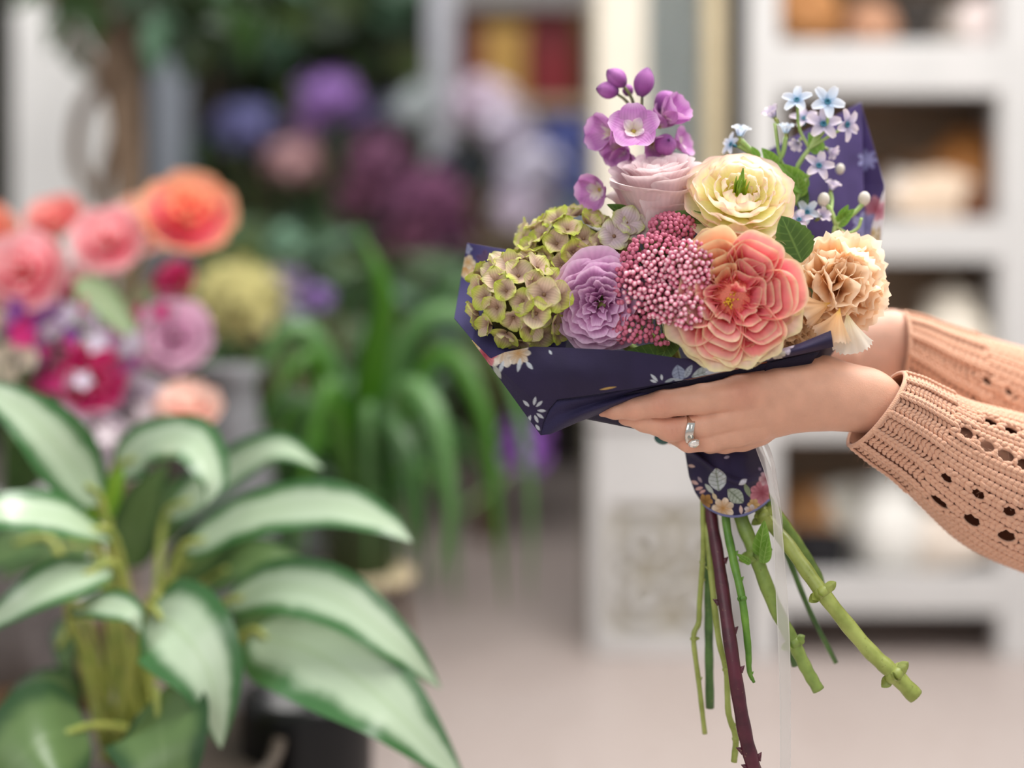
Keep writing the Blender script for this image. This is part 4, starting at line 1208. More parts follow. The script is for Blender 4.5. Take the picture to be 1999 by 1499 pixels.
link('receptacle', Geo().lathe([(0.0001, 0.003), (0.008, 0.002), (0.013, -0.004), (0.008, -0.01), (0.0001, -0.012)], 16).mesh('receptacle', [mat('yellow_heart', '#c9c23a', 0.6)]), o_cream)

# ---- lavender rose, facing out
LV = petal_mat('lavender_petal', [(0.0, '#b05a9c'), (0.35, '#d496c6'), (0.75, '#e8bade'), (1.0, '#f3d4ec')], 0.35, 0.55, 0.1, 22, 0.06)
c_lv = P(1172, 592, 0.935)
_w = dict(waves=1.3)
LY = [dict(n=3, alpha=1.0, rb=0.03, rt=0.10, zb=0.0, zt=0.27, nu=11, notch=0.2, ruf=0.04, **_w),
      dict(n=4, alpha=0.85, rb=0.07, rt=0.19, zb=0.0, zt=0.32, nu=11, notch=0.2, ruf=0.05, **_w),
      dict(n=5, alpha=0.75, rb=0.10, rt=0.30, zb=0.0, zt=0.35, nu=11, notch=0.2, ruf=0.05, **_w),
      dict(n=6, alpha=0.72, rb=0.14, rt=0.41, zb=-0.02, zt=0.36, nu=13, notch=0.2, ruf=0.045, **_w),
      dict(n=6, alpha=0.75, rb=0.17, rt=0.52, zb=-0.05, zt=0.34, nu=13, notch=0.2, ruf=0.04, **_w),
      dict(n=6, alpha=0.78, rb=0.18, rt=0.63, zb=-0.1, zt=0.28, nu=13, notch=0.22, ruf=0.04, bulge=0.05, **_w),
      dict(n=7, alpha=0.75, rb=0.16, rt=0.73, zb=-0.16, zt=0.19, nu=15, notch=0.22, ruf=0.035, bulge=0.1, curl=0.03, **_w),
      dict(n=6, alpha=0.8, rb=0.14, rt=0.82, zb=-0.24, zt=0.06, nu=15, notch=0.24, ruf=0.035, bulge=0.14, curl=0.05, **_w),
      dict(n=5, alpha=0.85, rb=0.14, rt=0.88, zb=-0.34, zt=-0.1, nu=15, notch=0.26, ruf=0.03, bulge=0.16, curl=0.05, **_w)]
o_lav = rose('rose', 'lavender purple ruffled rose between the hydrangea and the pink berries', frame(unit((-0.08, -0.92, -0.12)), c_lv), LY, LV, 0.0375, 21, GB)

# ---- large coral garden rose, quartered
CO = petal_mat('coral_petal', [(0.0, '#f4b83a'), (0.2, '#f66e7c'), (0.6, '#fc8a98'), (0.88, '#fba8a0'), (1.0, '#f6dcb8')], 0.45, 0.5, 0.1, 22, 0.05)
CG = petal_mat('coral_guard', [(0.0, '#f79890'), (0.5, '#fbbfb6'), (0.85, '#f9dccb'), (1.0, '#f4ebc2')], 0.42, 0.5, 0.1, 22, 0.05, '#ece0a4', 0.5)
c_co = P(1428, 579, 0.920)
MCO = frame(unit((-0.05, -0.99, 0.02)), c_co)
SCO = 0.0478
LY = [dict(n=7, alpha=0.62, rb=0.1, rt=0.93, zb=-0.34, zt=-0.02, nu=17, nv=12, notch=0.22, ruf=0.04, waves=1.5, bulge=0.18, curl=0.0, m=CG, ph=0.3),
      dict(n=7, alpha=0.62, rb=0.1, rt=0.86, zb=-0.26, zt=0.10, nu=17, nv=12, notch=0.22, ruf=0.04, waves=1.5, bulge=0.16, m=CG, ph=0.75),
      dict(n=7, alpha=0.6, rb=0.1, rt=0.74, zb=-0.16, zt=0.20, nu=15, notch=0.22, ruf=0.05, waves=1.6, bulge=0.12, ph=0.1)]
o_coral = rose('rose', 'large coral pink quartered garden rose, biggest bloom of the bouquet', MCO, LY, CO, SCO, 33, GB)
link('receptacle', Geo().lathe([(0.0001, 0.06), (0.1, 0.05), (0.5, 0.06), (0.62, -0.05), (0.3, -0.3), (0.0001, -0.35)], 24).mesh('receptacle', [mat('coral_heart', '#f08a74', 0.6, 0.15, 60)]), o_coral, Matrix.Scale(SCO, 4))
rg = random.Random(9)


def fold_petal(phi, rin, rout, w, h, lean, seed, ruf=0.03):
    r_ = np.random.default_rng(seed)
    t = np.linspace(-1, 1, 27)[:, None]
    s = np.linspace(0, 1, 7)[None, :]
    al = rin + (rout - rin) * (1 - np.abs(t) ** 2.2)
    la = w * np.sign(t) * np.abs(t) ** 0.6 * (1 - 0.35 * np.abs(t) ** 3)
    ph = r_.uniform(0, 6.28, 4)
    al = al + ruf * s * np.sin(3.4 * t + ph[0]) + 0.35 * ruf * s * np.sin(8 * t + ph[1])
    la = la + ruf * s * np.sin(3 * t + ph[2])
    top = h * (1 - 0.5 * np.clip(al, 0, 1) ** 2) * (0.55 + 0.45 * np.clip(al / 0.35, 0, 1)) * (1 + 0.1 * np.sin(9 * t + ph[3]))
    z = 0.02 + top * s
    al = al + lean * s ** 2
    la = la * (1 + 0.25 * s)
    ca, sa = math.cos(phi), math.sin(phi)
    return np.stack([al * ca - la * sa, al * sa + la * ca, z + 0 * t], -1) * SCO


CO2 = petal_mat('coral_petal_orange', [(0.0, '#f4b83a'), (0.2, '#f58a70'), (0.6, '#f8a880'), (0.88, '#f6c498'), (1.0, '#f2dcae')], 0.45, 0.5, 0.1, 18, 0.05)
CO3 = petal_mat('coral_petal_pale', [(0.0, '#f4b83a'), (0.2, '#f68a88'), (0.5, '#fc98a0'), (0.85, '#fcb8b0'), (1.0, '#f6e2bc')], 0.45, 0.5, 0.1, 18, 0.05)
for k, (a, rt_, zt_) in enumerate(((-1.95, 1.0, 0.22), (-2.35, 1.02, 0.2), (-1.45, 0.94, 0.24), (-1.05, 0.94, 0.2), (-0.35, 0.98, 0.06), (0.25, 0.98, 0.06))):
    link('petal', Geo().grid(petal_patch(0.62, 0.1 * SCO, rt_ * SCO, -0.1 * SCO, zt_ * SCO, p=0.9, bulge=0.08 * SCO, ruf=0.04 * SCO, notch=0.2, waves=1.6, nu=19, nv=13, seed=900 + k)).mesh('petal', [CG]), o_coral, Matrix.Rotation(a, 4, 'Z'))
for phi, reach, n, wid, lobe in ((2.02, 0.78, 6, 0.26, CO2), (1.05, 0.80, 6, 0.30, CO), (0.12, 0.84, 7, 0.33, CO), (-0.85, 0.74, 6, 0.25, CO), (-1.85, 0.78, 6, 0.27, CO3), (-2.75, 0.72, 5, 0.27, CO3), (2.9, 0.6, 4, 0.2, CO)):
    for k in range(n):
        f = (k + 1) / n
        link('petal', Geo().grid(fold_petal(phi + rg.uniform(-.12, .12), 0.08 + 0.05 * (1 - f), 0.16 + (reach * 0.86 - 0.16) * f, wid * (0.3 + 1.05 * f), rg.uniform(0.24, 0.31), 0.09 + 0.17 * f, int(phi * 100) % 500 + k)).mesh('petal', [lobe]), o_coral)
for k, (a, ti) in enumerate(((1.6, 0.2), (1.2, 0.5), (2.2, 0.4))):
    link('petal', Geo().grid(petal_patch(0.9, 0.03 * SCO, 0.12 * SCO, 0.1 * SCO, 0.42 * SCO, ruf=0.02 * SCO, seed=70 + k)).mesh('petal', [CO]), o_coral, T((0, 0.04 * SCO, 0)) @ Matrix.Rotation(a, 4, 'Z') @ Matrix.Rotation(ti * 0.4, 4, 'X'))
g = Geo()
for k in range(26):
    a, r0 = rg.uniform(0, 6.28), rg.uniform(0.02, 0.11) * SCO
    b = np.array((r0 * math.cos(a) - 0.03 * SCO, r0 * math.sin(a) - 0.05 * SCO, 0.06 * SCO))
    e = b + (rg.uniform(-.3, .3) * 0.002, rg.uniform(-.3, .3) * 0.002, rg.uniform(0.003, 0.008))
    g.tube([b, e], [0.0004, 0.0003], 5)
    g.ell(e, (0.0007, 0.0007, 0.001), nu=6, nv=5)
tag(link('stamens', g.mesh('stamens', [mat('stamen_yellow', '#e2b93a', 0.6, 0.2, 200)]), o_coral), 'yellow stamens at the heart of the coral rose', kind='stuff')


# ---- carnations
def carnation(name, label, M, Rr, n, m, seed, spread=1.45):
    root = thing(name, label, 'flower', M, GB)
    rg = random.Random(seed)
    shared = []
    for k in range(9):
        r_ = np.random.default_rng(seed * 10 + k)
        t = np.linspace(-1, 1, 25)[:, None]
        s = np.linspace(0, 1, 10)[None, :]
        ang = 0.95 * t * (0.35 + 0.65 * s)
        rad = s * (1 - 0.16 * np.abs(t) ** 3 + 0.045 * np.sin(46 * t + r_.uniform(0, 6)) * s ** 6)
        ph = r_.uniform(0, 6.28, 3)
        z = 0.13 * s ** 2 * np.sin(5 * t + ph[0]) + 0.05 * s ** 3 * np.sin(11 * t + ph[1]) + r_.uniform(-0.05, 0.25) * s ** 2 + 0.12 * s ** 6 * np.sin(3 * t + ph[2])
        shared.append(Geo().grid(np.stack([rad * np.cos(ang), rad * np.sin(ang), z], -1) * Rr).mesh('petal', [m]))
    for k in range(n):
        f = (k + 0.5) / n
        el = spread * (f ** 0.65)            # 0 = along the axis
        az = k * 2.39996 + rg.uniform(-.3, .3)
        sc = (0.80 + 0.25 * f) * rg.uniform(0.92, 1.06)
        Mx = Matrix.Rotation(az, 4, 'Z') @ Matrix.Rotation(-(PI / 2 - el), 4, 'Y') @ Matrix.Rotation(rg.uniform(-0.9, 0.9) * (1.3 - f), 4, 'X') @ Matrix.Scale(sc, 4)
        link('petal', shared[k % 9], root, Mx)
    g = Geo().lathe([(0.0001, -0.75 * Rr), (0.16 * Rr, -0.7 * Rr), (0.2 * Rr, -0.3 * Rr), (0.25 * Rr, 0.0), (0.0001, 0.05 * Rr)], 12)
    link('calyx', g.mesh('calyx', [M_STEM_D]), root)
    return root


CA = petal_mat('carnation_petal', [(0.0, '#f0d460'), (0.35, '#ffd29c'), (0.75, '#ffdeb4'), (1.0, '#ffecd4')], 0.6, 0.55, 0.1, 12, 0.05)
CB = petal_mat('carnation_outer', [(0.0, '#ece2a8'), (0.5, '#faf0d8'), (1.0, '#fcf6ea')], 0.45, 0.55, 0.1, 12, 0.05)
c_ca = P(1630, 560, 0.962)
o_carn = carnation('carnation', 'large pale peach frilled carnation beside the wrist', frame(unit((0.30, -0.86, 0.10)), c_ca), 0.036, 40, CA, 5, 1.55)
# its drooping outer petals
for (px, py, d, ax, sc, mm) in ((1652, 606, 0.938, (0.10, -0.18, -1), 0.029, CB), (1640, 600, 0.934, (-0.35, -0.3, -0.9), 0.0255, CA), (1622, 590, 0.936, (-0.8, -0.3, -0.3), 0.024, CA)):
    t = np.linspace(-1, 1, 25)[:, None]
    s = np.linspace(0, 1, 10)[None, :]
    ang = 0.62 * t * (0.4 + 0.6 * s)
    rad = s * (1 - 0.1 * np.abs(t) ** 3 + 0.035 * np.sin(40 * t) * s ** 6)
    z = 0.12 * s ** 2 * np.sin(4.2 * t + px) + 0.04 * s ** 4 * np.sin(11 * t + py) + 0.18 * np.sin(PI * s * 0.9) - 0.10 * t ** 2 * s
    q = np.stack([rad * np.cos(ang), rad * np.sin(ang), z], -1) * sc
    X = unit(ax)
    Z = unit(np.cross(X, (1, 0, 0.2)) if abs(X[0]) < 0.5 else np.cross((0, 0, 1.0), X))
    if Z[1] > 0:
        Z = -Z
    Y = np.cross(Z, X)
    q = q @ np.stack([X, Y, Z]) + P(px, py, d)
    link('petal', Geo().grid(q).mesh('petal', [mm]), o_carn, world=o_carn.matrix_basis.copy())
o_carn2 = carnation('carnation', 'small half-hidden tan carnation tucked under the coral rose', frame(unit((0.05, -0.9, -0.45)), P(1525, 628, 0.95)), 0.026, 22, petal_mat('tan_petal', [(0.0, '#b98a4a'), (0.5, '#e0b184'), (1.0, '#efd3ac')], 0.3, 0.55, 0.12, 26, 0.1), 15, 1.4)

# ---- hydrangea: every floret a part, its four sepals sub-parts
HY = []
for nm, st_ in (('a', [(0.0, '#a8826c'), (0.4, '#d4b49c'), (0.75, '#d6cc8c'), (1.0, '#c8d050')]), ('b', [(0.0, '#a07c68'), (0.35, '#c8ae90'), (0.66, '#ccca6c'), (1.0, '#bccc40')]),
                ('c', [(0.0, '#a07e74'), (0.5, '#d8bca8'), (0.9, '#dccca4'), (1.0, '#d4d284')]), ('d', [(0.0, '#cfb8b4'), (0.5, '#d9c4cc'), (0.85, '#d8cdbc'), (1.0, '#cdd08c')])):
    HY.append(petal_mat('sepal_' + nm, st_, 0.25, 0.55, 0.16, 14, 0.12, '#b9c65a', 0.35))
SEPALS = []
for k in range(8):
    r_ = np.random.default_rng(100 + k)
    t = np.linspace(-1, 1, 9)[:, None]
    s = np.linspace(0, 1, 8)[None, :]
    w = 0.60 * np.sin(PI * np.clip(0.12 + 0.80 * s, 0, 1)) ** 0.62
    x = s * (1 - 0.10 * t ** 2) + 0.02
    y = w * t
    z = 0.10 * np.sin(PI * s) - 0.18 * np.abs(t) ** 2 * r_.uniform(-1.4, 0.6) * s + 0.05 * np.sin(5 * t + k) * s + r_.uniform(0.0, 0.35) * s ** 2
    SEPALS.append(Geo().grid(np.stack(np.broadcast_arrays(x, y, z), -1) * 0.0113).mesh('sepal', [HY[k % 3]]))
SEP_PALE = []
for k in range(2):
    me = SEPALS[k].copy()
    me.materials.clear()
    me.materials.append(HY[3])
    SEP_PALE.append(me)
EYE = Geo().ell((0, 0, 0.001), (0.0013, 0.0013, 0.0011), nu=8, nv=6).mesh('floret', [mat('floret_eye', '#8a6a50', 0.6)])
c_hy = P(1080, 560, 0.962)
o_hyd = thing('hydrangea', 'green and dusky pink hydrangea head beside the lavender rose', 'flower', frame((0, -1, 0), c_hy), GB)
WH = o_hyd.matrix_basis.copy()
rg = random.Random(77)


def floret(p, nrm, sc, pale=False):
    o = link('floret', EYE, o_hyd, world=WH)
    o.matrix_basis = frame(nrm, p, up=(rg.uniform(-1, 1), rg.uniform(-1, 1), rg.uniform(-1, 1))) @ Matrix.Scale(sc, 4)
    off = rg.uniform(0, 1.57)
    for q in range(4):
        me = rg.choice(SEP_PALE if pale else SEPALS)
        link('sepal', me, o, T((0, 0, 0.0004 * (q % 2))) @ Matrix.Rotation(off + q * PI / 2 + rg.uniform(-.12, .12), 4, 'Z') @ Matrix.Rotation(rg.uniform(-0.55, -0.02), 4, 'Y'))


lobes = [(P(1020, 594, 0.958), 0.0315, 0.030, 0.0325, 40), (P(1115, 498, 0.985), 0.036, 0.032, 0.0275, 40)]
pts, cand = [], []
for (c, rx, ry, rz, n) in lobes:
    cand = []
    for k in range(n * 2):
        zz = 1 - 2 * (k + 0.5) / (2 * n)
        a = k * 2.39996
        rr = math.sqrt(1 - zz * zz)
        d = np.array((rr * math.cos(a), rr * math.sin(a), zz))
        if d[1] > 0.35:
            continue
        p = c + d * np.array((rx, ry, rz)) * rg.uniform(0.93, 1.06)
        if any(np.linalg.norm((p - c2) / np.array((x2, y2, z2))) < 0.86 for (c2, x2, y2, z2, _) in lobes if c2 is not c):
            continue
        cand.append((d[1] - 0.5 * d[2], p, unit(d + np.array([rg.uniform(-.35, .35) for _ in range(3)]))))
    cand.sort(key=lambda q: q[0])
    pts += [q[1:] for q in cand[:34]]
for p, nrm in pts:
    floret(p, nrm, rg.uniform(0.84, 1.06))
for (px, py, d) in ((1222, 436, 0.955), (1198, 462, 0.953), (1240, 450, 0.957)):
    floret(P(px, py, d), unit((0.2, -0.9, 0.35)), 1.1, True)
for (px, py, d) in ((1046, 612, 0.926), (1062, 575, 0.926), (1088, 580, 0.931)):
    floret(P(px, py, d), unit((0.05 * rg.uniform(-1, 1), -1, 0.1)), 1.12)
link('core', Geo().ell(lobes[0][0], (0.025, 0.025, 0.026), nu=16, nv=10).ell(lobes[1][0], (0.03, 0.027, 0.022), nu=16, nv=10).mesh('core', [mat('hydrangea_core', '#5d5a30', 0.8, 0.3, 80)]), o_hyd, world=WH)

# ---- pink berry-like buds (rice flower)
c_rf = P(1290, 565, 0.938)
o_rice = thing('rice_flower', 'dense dome of tiny round pink buds in the middle of the bouquet', 'flower', frame((0, -1, 0), c_rf), GB)
WR = o_rice.matrix_basis.copy()
s_ = NT('pink_bud')
_sep = s_.n('SeparateXYZ')
s_.l(s_.n('TexCoord').outputs['Object'], _sep.inputs[0])
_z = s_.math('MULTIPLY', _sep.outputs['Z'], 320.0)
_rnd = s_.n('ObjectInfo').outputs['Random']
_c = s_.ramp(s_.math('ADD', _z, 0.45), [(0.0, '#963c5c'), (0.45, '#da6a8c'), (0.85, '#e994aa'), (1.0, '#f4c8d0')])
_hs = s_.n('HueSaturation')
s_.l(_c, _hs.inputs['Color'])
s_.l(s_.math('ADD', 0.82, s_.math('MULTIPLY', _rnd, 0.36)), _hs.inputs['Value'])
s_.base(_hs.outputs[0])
s_.set(Roughness=0.42, Subsurface_Weight=0.15, Subsurface_Radius=(0.001, 0.0005, 0.0005), Subsurface_Scale=1.0)
M_BUD = s_.m
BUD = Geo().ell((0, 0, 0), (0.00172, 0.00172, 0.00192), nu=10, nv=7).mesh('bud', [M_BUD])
rg = random.Random(12)
buds = []


def dome(cx, cy, d, rx, ry, depth, n, tilt=(0, -1, 0.1)):
    c = P(cx, cy, d)
    k = tries = 0
    while k < n and tries < n * 30:
        tries += 1
        a, r0 = rg.uniform(0, 2 * PI), math.sqrt(rg.random())
        x, y = r0 * math.cos(a), r0 * math.sin(a)
        p = c + np.array((PX(rx) * x, 0, PX(ry) * y)) + np.array((0, -1, 0)) * depth * math.sqrt(max(0, 1 - r0 * r0)) + np.array((0, rg.uniform(-.0012, .0016), 0))
        if any(np.linalg.norm(p - b[0]) < 0.0027 for b in buds):
            continue
        nrm = unit(np.array((x * 0.7, -math.sqrt(max(0.05, 1 - r0 * r0)), y * 0.7)))
        buds.append((p, nrm))
        k += 1


dome(1280, 520, 0.932, 68, 64, 0.016, 205)
dome(1250, 560, 0.930, 52, 66, 0.016, 95)
dome(1346, 522, 0.915, 46, 50, 0.008, 95)
dome(1306, 590, 0.922, 52, 42, 0.016, 74)
dome(1312, 446, 0.945, 45, 30, 0.012, 95)
dome(1235, 640, 0.932, 40, 32, 0.012, 48)
dome(1290, 648, 0.934, 26, 26, 0.008, 18)
dome(1338, 606, 0.912, 34, 34, 0.010, 34)
front = sorted(range(len(buds)), key=lambda i: buds[i][0][1])
stuffg, greens = Geo(), Geo()
for j, i in enumerate(front):
    p, nrm = buds[i]
    if j < 292:
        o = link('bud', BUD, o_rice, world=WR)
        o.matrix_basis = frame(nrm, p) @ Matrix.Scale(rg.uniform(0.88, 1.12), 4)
    else:
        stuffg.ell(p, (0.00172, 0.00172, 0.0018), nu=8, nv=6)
    if j % 2 == 0:
        hub = c_rf + (p - c_rf) * 0.62 + np.array((0, 0.010, 0.001))
        greens.tube([p + np.array((0, 0.0008, 0)), (p * 0.6 + hub * 0.4) + np.array((0, 0.002, 0)), hub], [0.0005, 0.0006, 0.0008], 5)
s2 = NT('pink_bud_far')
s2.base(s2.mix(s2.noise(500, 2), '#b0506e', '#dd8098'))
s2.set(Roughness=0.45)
tag(link('bud_mass', stuffg.mesh('bud_mass', [s2.m]), o_rice, world=WR), kind='stuff')
tag(link('stalks', greens.mesh('stalks', [stem_mat('stalk_green', '#7f8f4a', '#a9b070')]), o_rice, world=WR), 'thin green stalks between the buds', kind='stuff')

# ---- delphinium spire
DP = petal_mat('delphinium_petal', [(0.0, '#f4e4e6'), (0.25, '#dba6d4'), (0.7, '#c57fc2'), (1.0, '#e2b4de')], 0.3, 0.5, 0.12, 16, 0.1)
DPI = petal_mat('delphinium_bee', [(0.0, '#ece0c8'), (0.6, '#f1e3e4'), (1.0, '#e0b9dc')], 0.3, 0.5)
DPB = petal_mat('delphinium_bud', [(0.0, '#7a4a80'), (0.3, '#a85aa8'), (0.8, '#b870b6'), (1.0, '#8a4a90')], 0.15, 0.5, 0.08, 30, 0.2)
o_del = thing('delphinium', 'mauve purple delphinium spire with closed buds at its tip', 'flower', frame((0, 0, 1), P(1250, 330, 0.985)), GB)
WD = o_del.matrix_basis.copy()


def del_bud(px, py, d, axis, L, W):
    o = link('bud', Geo().ell((0, 0, L * 0.5), (W * 0.40, W * 0.40, L * 0.46), nu=12, nv=9).mesh('bud', [DPB]), o_del, world=WD)
    o.matrix_basis = frame(axis, P(px, py, d) - unit(axis) * L * 0.5)
    t = np.linspace(-1, 1, 9)[:, None]
    s = np.linspace(0, 1, 11)[None, :]
    prof = np.sin(PI * (0.06 + 0.92 * s)) ** 0.7
    r = W * 0.5 * prof * (1 - 0.10 * np.abs(t) ** 2)
    for k in range(5):
        a = k * 2 * PI / 5 + 0.78 * t
        q = np.stack([r * np.cos(a), r * np.sin(a), L * s + 0 * t], -1)
        link('sepal', Geo().grid(q).mesh('sepal', [DPB]), o)


def del_floret(px, py, d, axis, Rr, open_=1.0, spin=0.3, inner=True):
    o = link('floret', Geo().ell((0, 0, 0), (Rr * .12,) * 3, nu=8, nv=6).mesh('floret', [mat('del_eye', '#b9a24a', 0.6)]), o_del, world=WD)
    o.matrix_basis = frame(axis, P(px, py, d), spin=spin)
    for k in range(5):
        s = np.linspace(0, 1, 9)[None, :]
        t = np.linspace(-1, 1, 9)[:, None]
        w = 0.52 * np.sin(PI * np.clip(0.1 + 0.84 * s, 0, 1)) ** 0.7
        x = s * math.sin(open_) * 1.0 + 0.05
        z = s * math.cos(open_) + 0.30 * np.sin(PI * s * 0.9) * (0.4 if open_ > 1 else 0.0) + 0.25 * t ** 2 * w
        q = np.stack(np.broadcast_arrays(x, w * t * (1 + 0.04 * np.sin(8 * s + k)), z), -1) * Rr
        link('sepal', Geo().grid(q).mesh('sepal', [DP]), o, Matrix.Rotation(k * 2 * PI / 5, 4, 'Z') @ T((0, 0, 0.0003 * (k % 2))))
    if inner:
        for k in range(4):
            s = np.linspace(0, 1, 7)[None, :]
            t = np.linspace(-1, 1, 7)[:, None]
            w = 0.22 * np.sin(PI * np.clip(0.15 + 0.8 * s, 0, 1))
            q = np.stack(np.broadcast_arrays(0.1 + 0.34 * s, w * t, 0.12 + 0.28 * s + 0.04 * np.sin(7 * t + k)), -1) * Rr
            link('inner_petal', Geo().grid(q).mesh('inner_petal', [DPI]), o, Matrix.Rotation(0.6 + k * 2 * PI / 4, 4, 'Z'))
    return o


del_bud(1203, 152, 0.985, (-0.75, -0.2, 0.6), 0.0165, 0.0135)
del_bud(1186, 176, 0.985, (-0.95, -0.15, 0.12), 0.0155, 0.0125)
del_bud(1257, 160, 0.985, (0.25, -0.15, 0.95), 0.0205, 0.0145)
del_bud(1226, 176, 0.995, (0.1, 0.4, 0.5), 0.010, 0.008)
del_bud(1300, 198, 0.992, (0.7, 0.2, 0.45), 0.018, 0.016)
del_bud(1299, 282, 0.978, (0.15, -0.85, 0.25), 0.016, 0.0155)
del_floret(1237, 258, 0.968, (-0.05, -0.9, 0.42), 0.0185, 1.15, 0.35)
del_floret(1195, 262, 0.985, (-0.7, -0.6, 0.05), 0.0190, 0.7, 0.1)
del_floret(1296, 232, 0.985, (0.6, -0.5, 0.45), 0.0195, 0.5, 0.6)
del_floret(1318, 284, 0.995, (0.7, -0.4, 0.3), 0.014, 0.9, 0.2)
del_floret(1172, 370, 0.985, (-0.6, -0.7, -0.2), 0.0175, 0.8, 0.5)
del_floret(1212, 288, 0.99, (-0.4, -0.7, -0.3), 0.015, 0.8, 0.4)
del_floret(1272, 280, 0.985, (0.3, -0.7, -0.4), 0.015, 0.7, 0.2)
del_floret(1288, 246, 0.992, (0.3, -0.5, 0.6), 0.016, 0.6, 0.9)
del_floret(1225, 300, 0.99, (-0.3, -0.6, -0.4), 0.015, 0.6, 0.0, False)
g = Geo()
axis_pts = [P(1243, 178, 0.99), P(1243, 215, 0.99), P(1250, 262, 0.992), P(1262, 330, 0.995), P(1300, 480, 1.0)]
for tip, mid in (((1216, 165, 0.986), (1236, 200, 0.989)), ((1200, 180, 0.986), (1228, 205, 0.989)), ((1253, 185, 0.986), (1252, 225, 0.99)), ((1284, 208, 0.992), (1262, 235, 0.992)), ((1292, 240, 0.988), (1262, 262, 0.992)), ((1205, 262, 0.988), (1240, 275, 0.992))):
    g.tube(spline([P(*tip), P(*mid), P(1250, 275, 0.992)], 8), [0.0009, 0.0011, 0.0011, 0.0012, 0.0012, 0.0013, 0.0013, 0.0014], 6)
link('pedicels', g.mesh('pedicels', [stem_mat('pedicel', '#5a4a50', '#7f8a4a')]), o_del, world=WD)

# ---- pale blue star flowers (tweedia)
TW = [petal_mat('tweedia_blue', [(0.0, '#b4cfe8'), (0.4, '#dae5f6'), (1.0, '#f2f5fc')], 0.3, 0.5, 0.1, 8, 0.06),
      petal_mat('tweedia_pink', [(0.0, '#b0aecb'), (0.4, '#dccfe4'), (1.0, '#f0e2e6')], 0.3, 0.5, 0.1, 8, 0.06)]
M_CORONA = mat('corona_teal', '#3f7f98', 0.5)
o_twe = thing('blue_star_flower', 'spray of small pale blue five-petalled stars in front of the purple paper', 'flower', frame((0, 0, 1), P(1560, 330, 1.0)), GB)
WT = o_twe.matrix_basis.copy()
TWP = {}
for mi in (0, 1):
    for op in (0, 1):
        s = np.linspace(0, 1, 8)[None, :]
        t = np.linspace(-1, 1, 7)[:, None]
        w = 0.31 * np.sin(PI * np.clip(0.18 + 0.72 * s, 0, 1)) ** 0.7
        o_ = (1.45, 0.75)[op]
        q = np.stack(np.broadcast_arrays(0.08 + s * math.sin(o_), w * t, s * math.cos(o_) + 0.18 * np.sin(PI * s) * (0.2 + op) + 0.5 * t ** 2 * w), -1)
        TWP[(mi, op)] = Geo().grid(q).mesh('petal', [TW[mi]])


def star(px, py, d, axis, Rp, mi, op=0, spin=0.0):
    th = np.linspace(0, 2 * PI, 14)
    Rr = PX(Rp)
    g = Geo().tube([(0.15 * Rr * math.cos(a), 0.15 * Rr * math.sin(a), 0.10 * Rr) for a in th], 0.055 * Rr, 6, caps=False)
    g.tube([(0, 0, -0.7 * Rr), (0, 0, -0.25 * Rr), (0, 0, 0.05 * Rr)], [0.07 * Rr, 0.17 * Rr, 0.12 * Rr], 8)
    o = link('floret', g.mesh('floret', [M_CORONA if op == 0 else M_STEM_Y]), o_twe, world=WT)
    o.matrix_basis = frame(axis, P(px, py, d), spin=spin)
    for k in range(5):
        link('petal', TWP[(mi, op)], o, Matrix.Rotation(k * 2 * PI / 5, 4, 'Z') @ Matrix.Scale(Rr, 4))


for a in ((1556, 196, 0.985, (-0.35, -0.75, 0.5), 30, 0, 0, 0.3), (1615, 199, 0.985, (0.0, -0.95, 0.2), 33, 0, 0, 1.0), (1512, 230, 0.99, (-0.5, -0.3, 0.7), 27, 1, 1, 0.0), (1607, 243, 0.99, (0.0, -0.85, 0.35), 35, 1, 0, 0.2),
          (1652, 243, 0.99, (0.6, -0.7, -0.1), 33, 1, 0, 0.9), (1570, 232, 1.0, (-0.1, -0.6, 0.5), 28, 1, 0, 0.5), (1534, 262, 0.99, (0, -0.3, 0.95), 25, 0, 1, 0.3), (1444, 268, 0.985, (0.1, -0.35, 0.9), 27, 0, 1, 0.6),
          (1428, 282, 0.99, (-0.8, -0.4, 0.3), 24, 0, 0, 0.3), (1598, 324, 0.985, (0.1, -0.9, 0.3), 30, 1, 0, 0.0), (1616, 292, 1.0, (0.4, -0.4, -0.3), 22, 1, 1, 0.2), (1560, 275, 1.0, (-0.4, -0.4, -0.4), 22, 1, 1, 0.2),
          (1622, 372, 0.995, (0.2, -0.4, 0.85), 23, 1, 1, 0.4), (1576, 415, 0.985, (-0.2, -0.7, 0.3), 26, 0, 0, 0.9), (1600, 425, 0.985, (0.3, -0.6, 0.3), 23, 1, 1, 0.2), (1560, 430, 0.975, (-0.1, -0.5, 0.5), 26, 1, 0, 0.1)):
    star(*a)
BUDT = Geo().ell((0, 0, 0), (0.0040, 0.0040, 0.0050), nu=10, nv=8).mesh('bud', [mat('cream_bud', '#d8cfc4', 0.55)])
for (px, py, d, sc) in ((1608, 390, 0.985, 1.05), (1687, 388, 0.99, 1.05), (1640, 330, 1.01, 0.8)):
    o = link('bud', BUDT, o_twe, world=WT)
    o.matrix_basis = frame((0.1, -0.2, 1), P(px, py, d)) @ Matrix.Scale(sc, 4)
g = Geo()
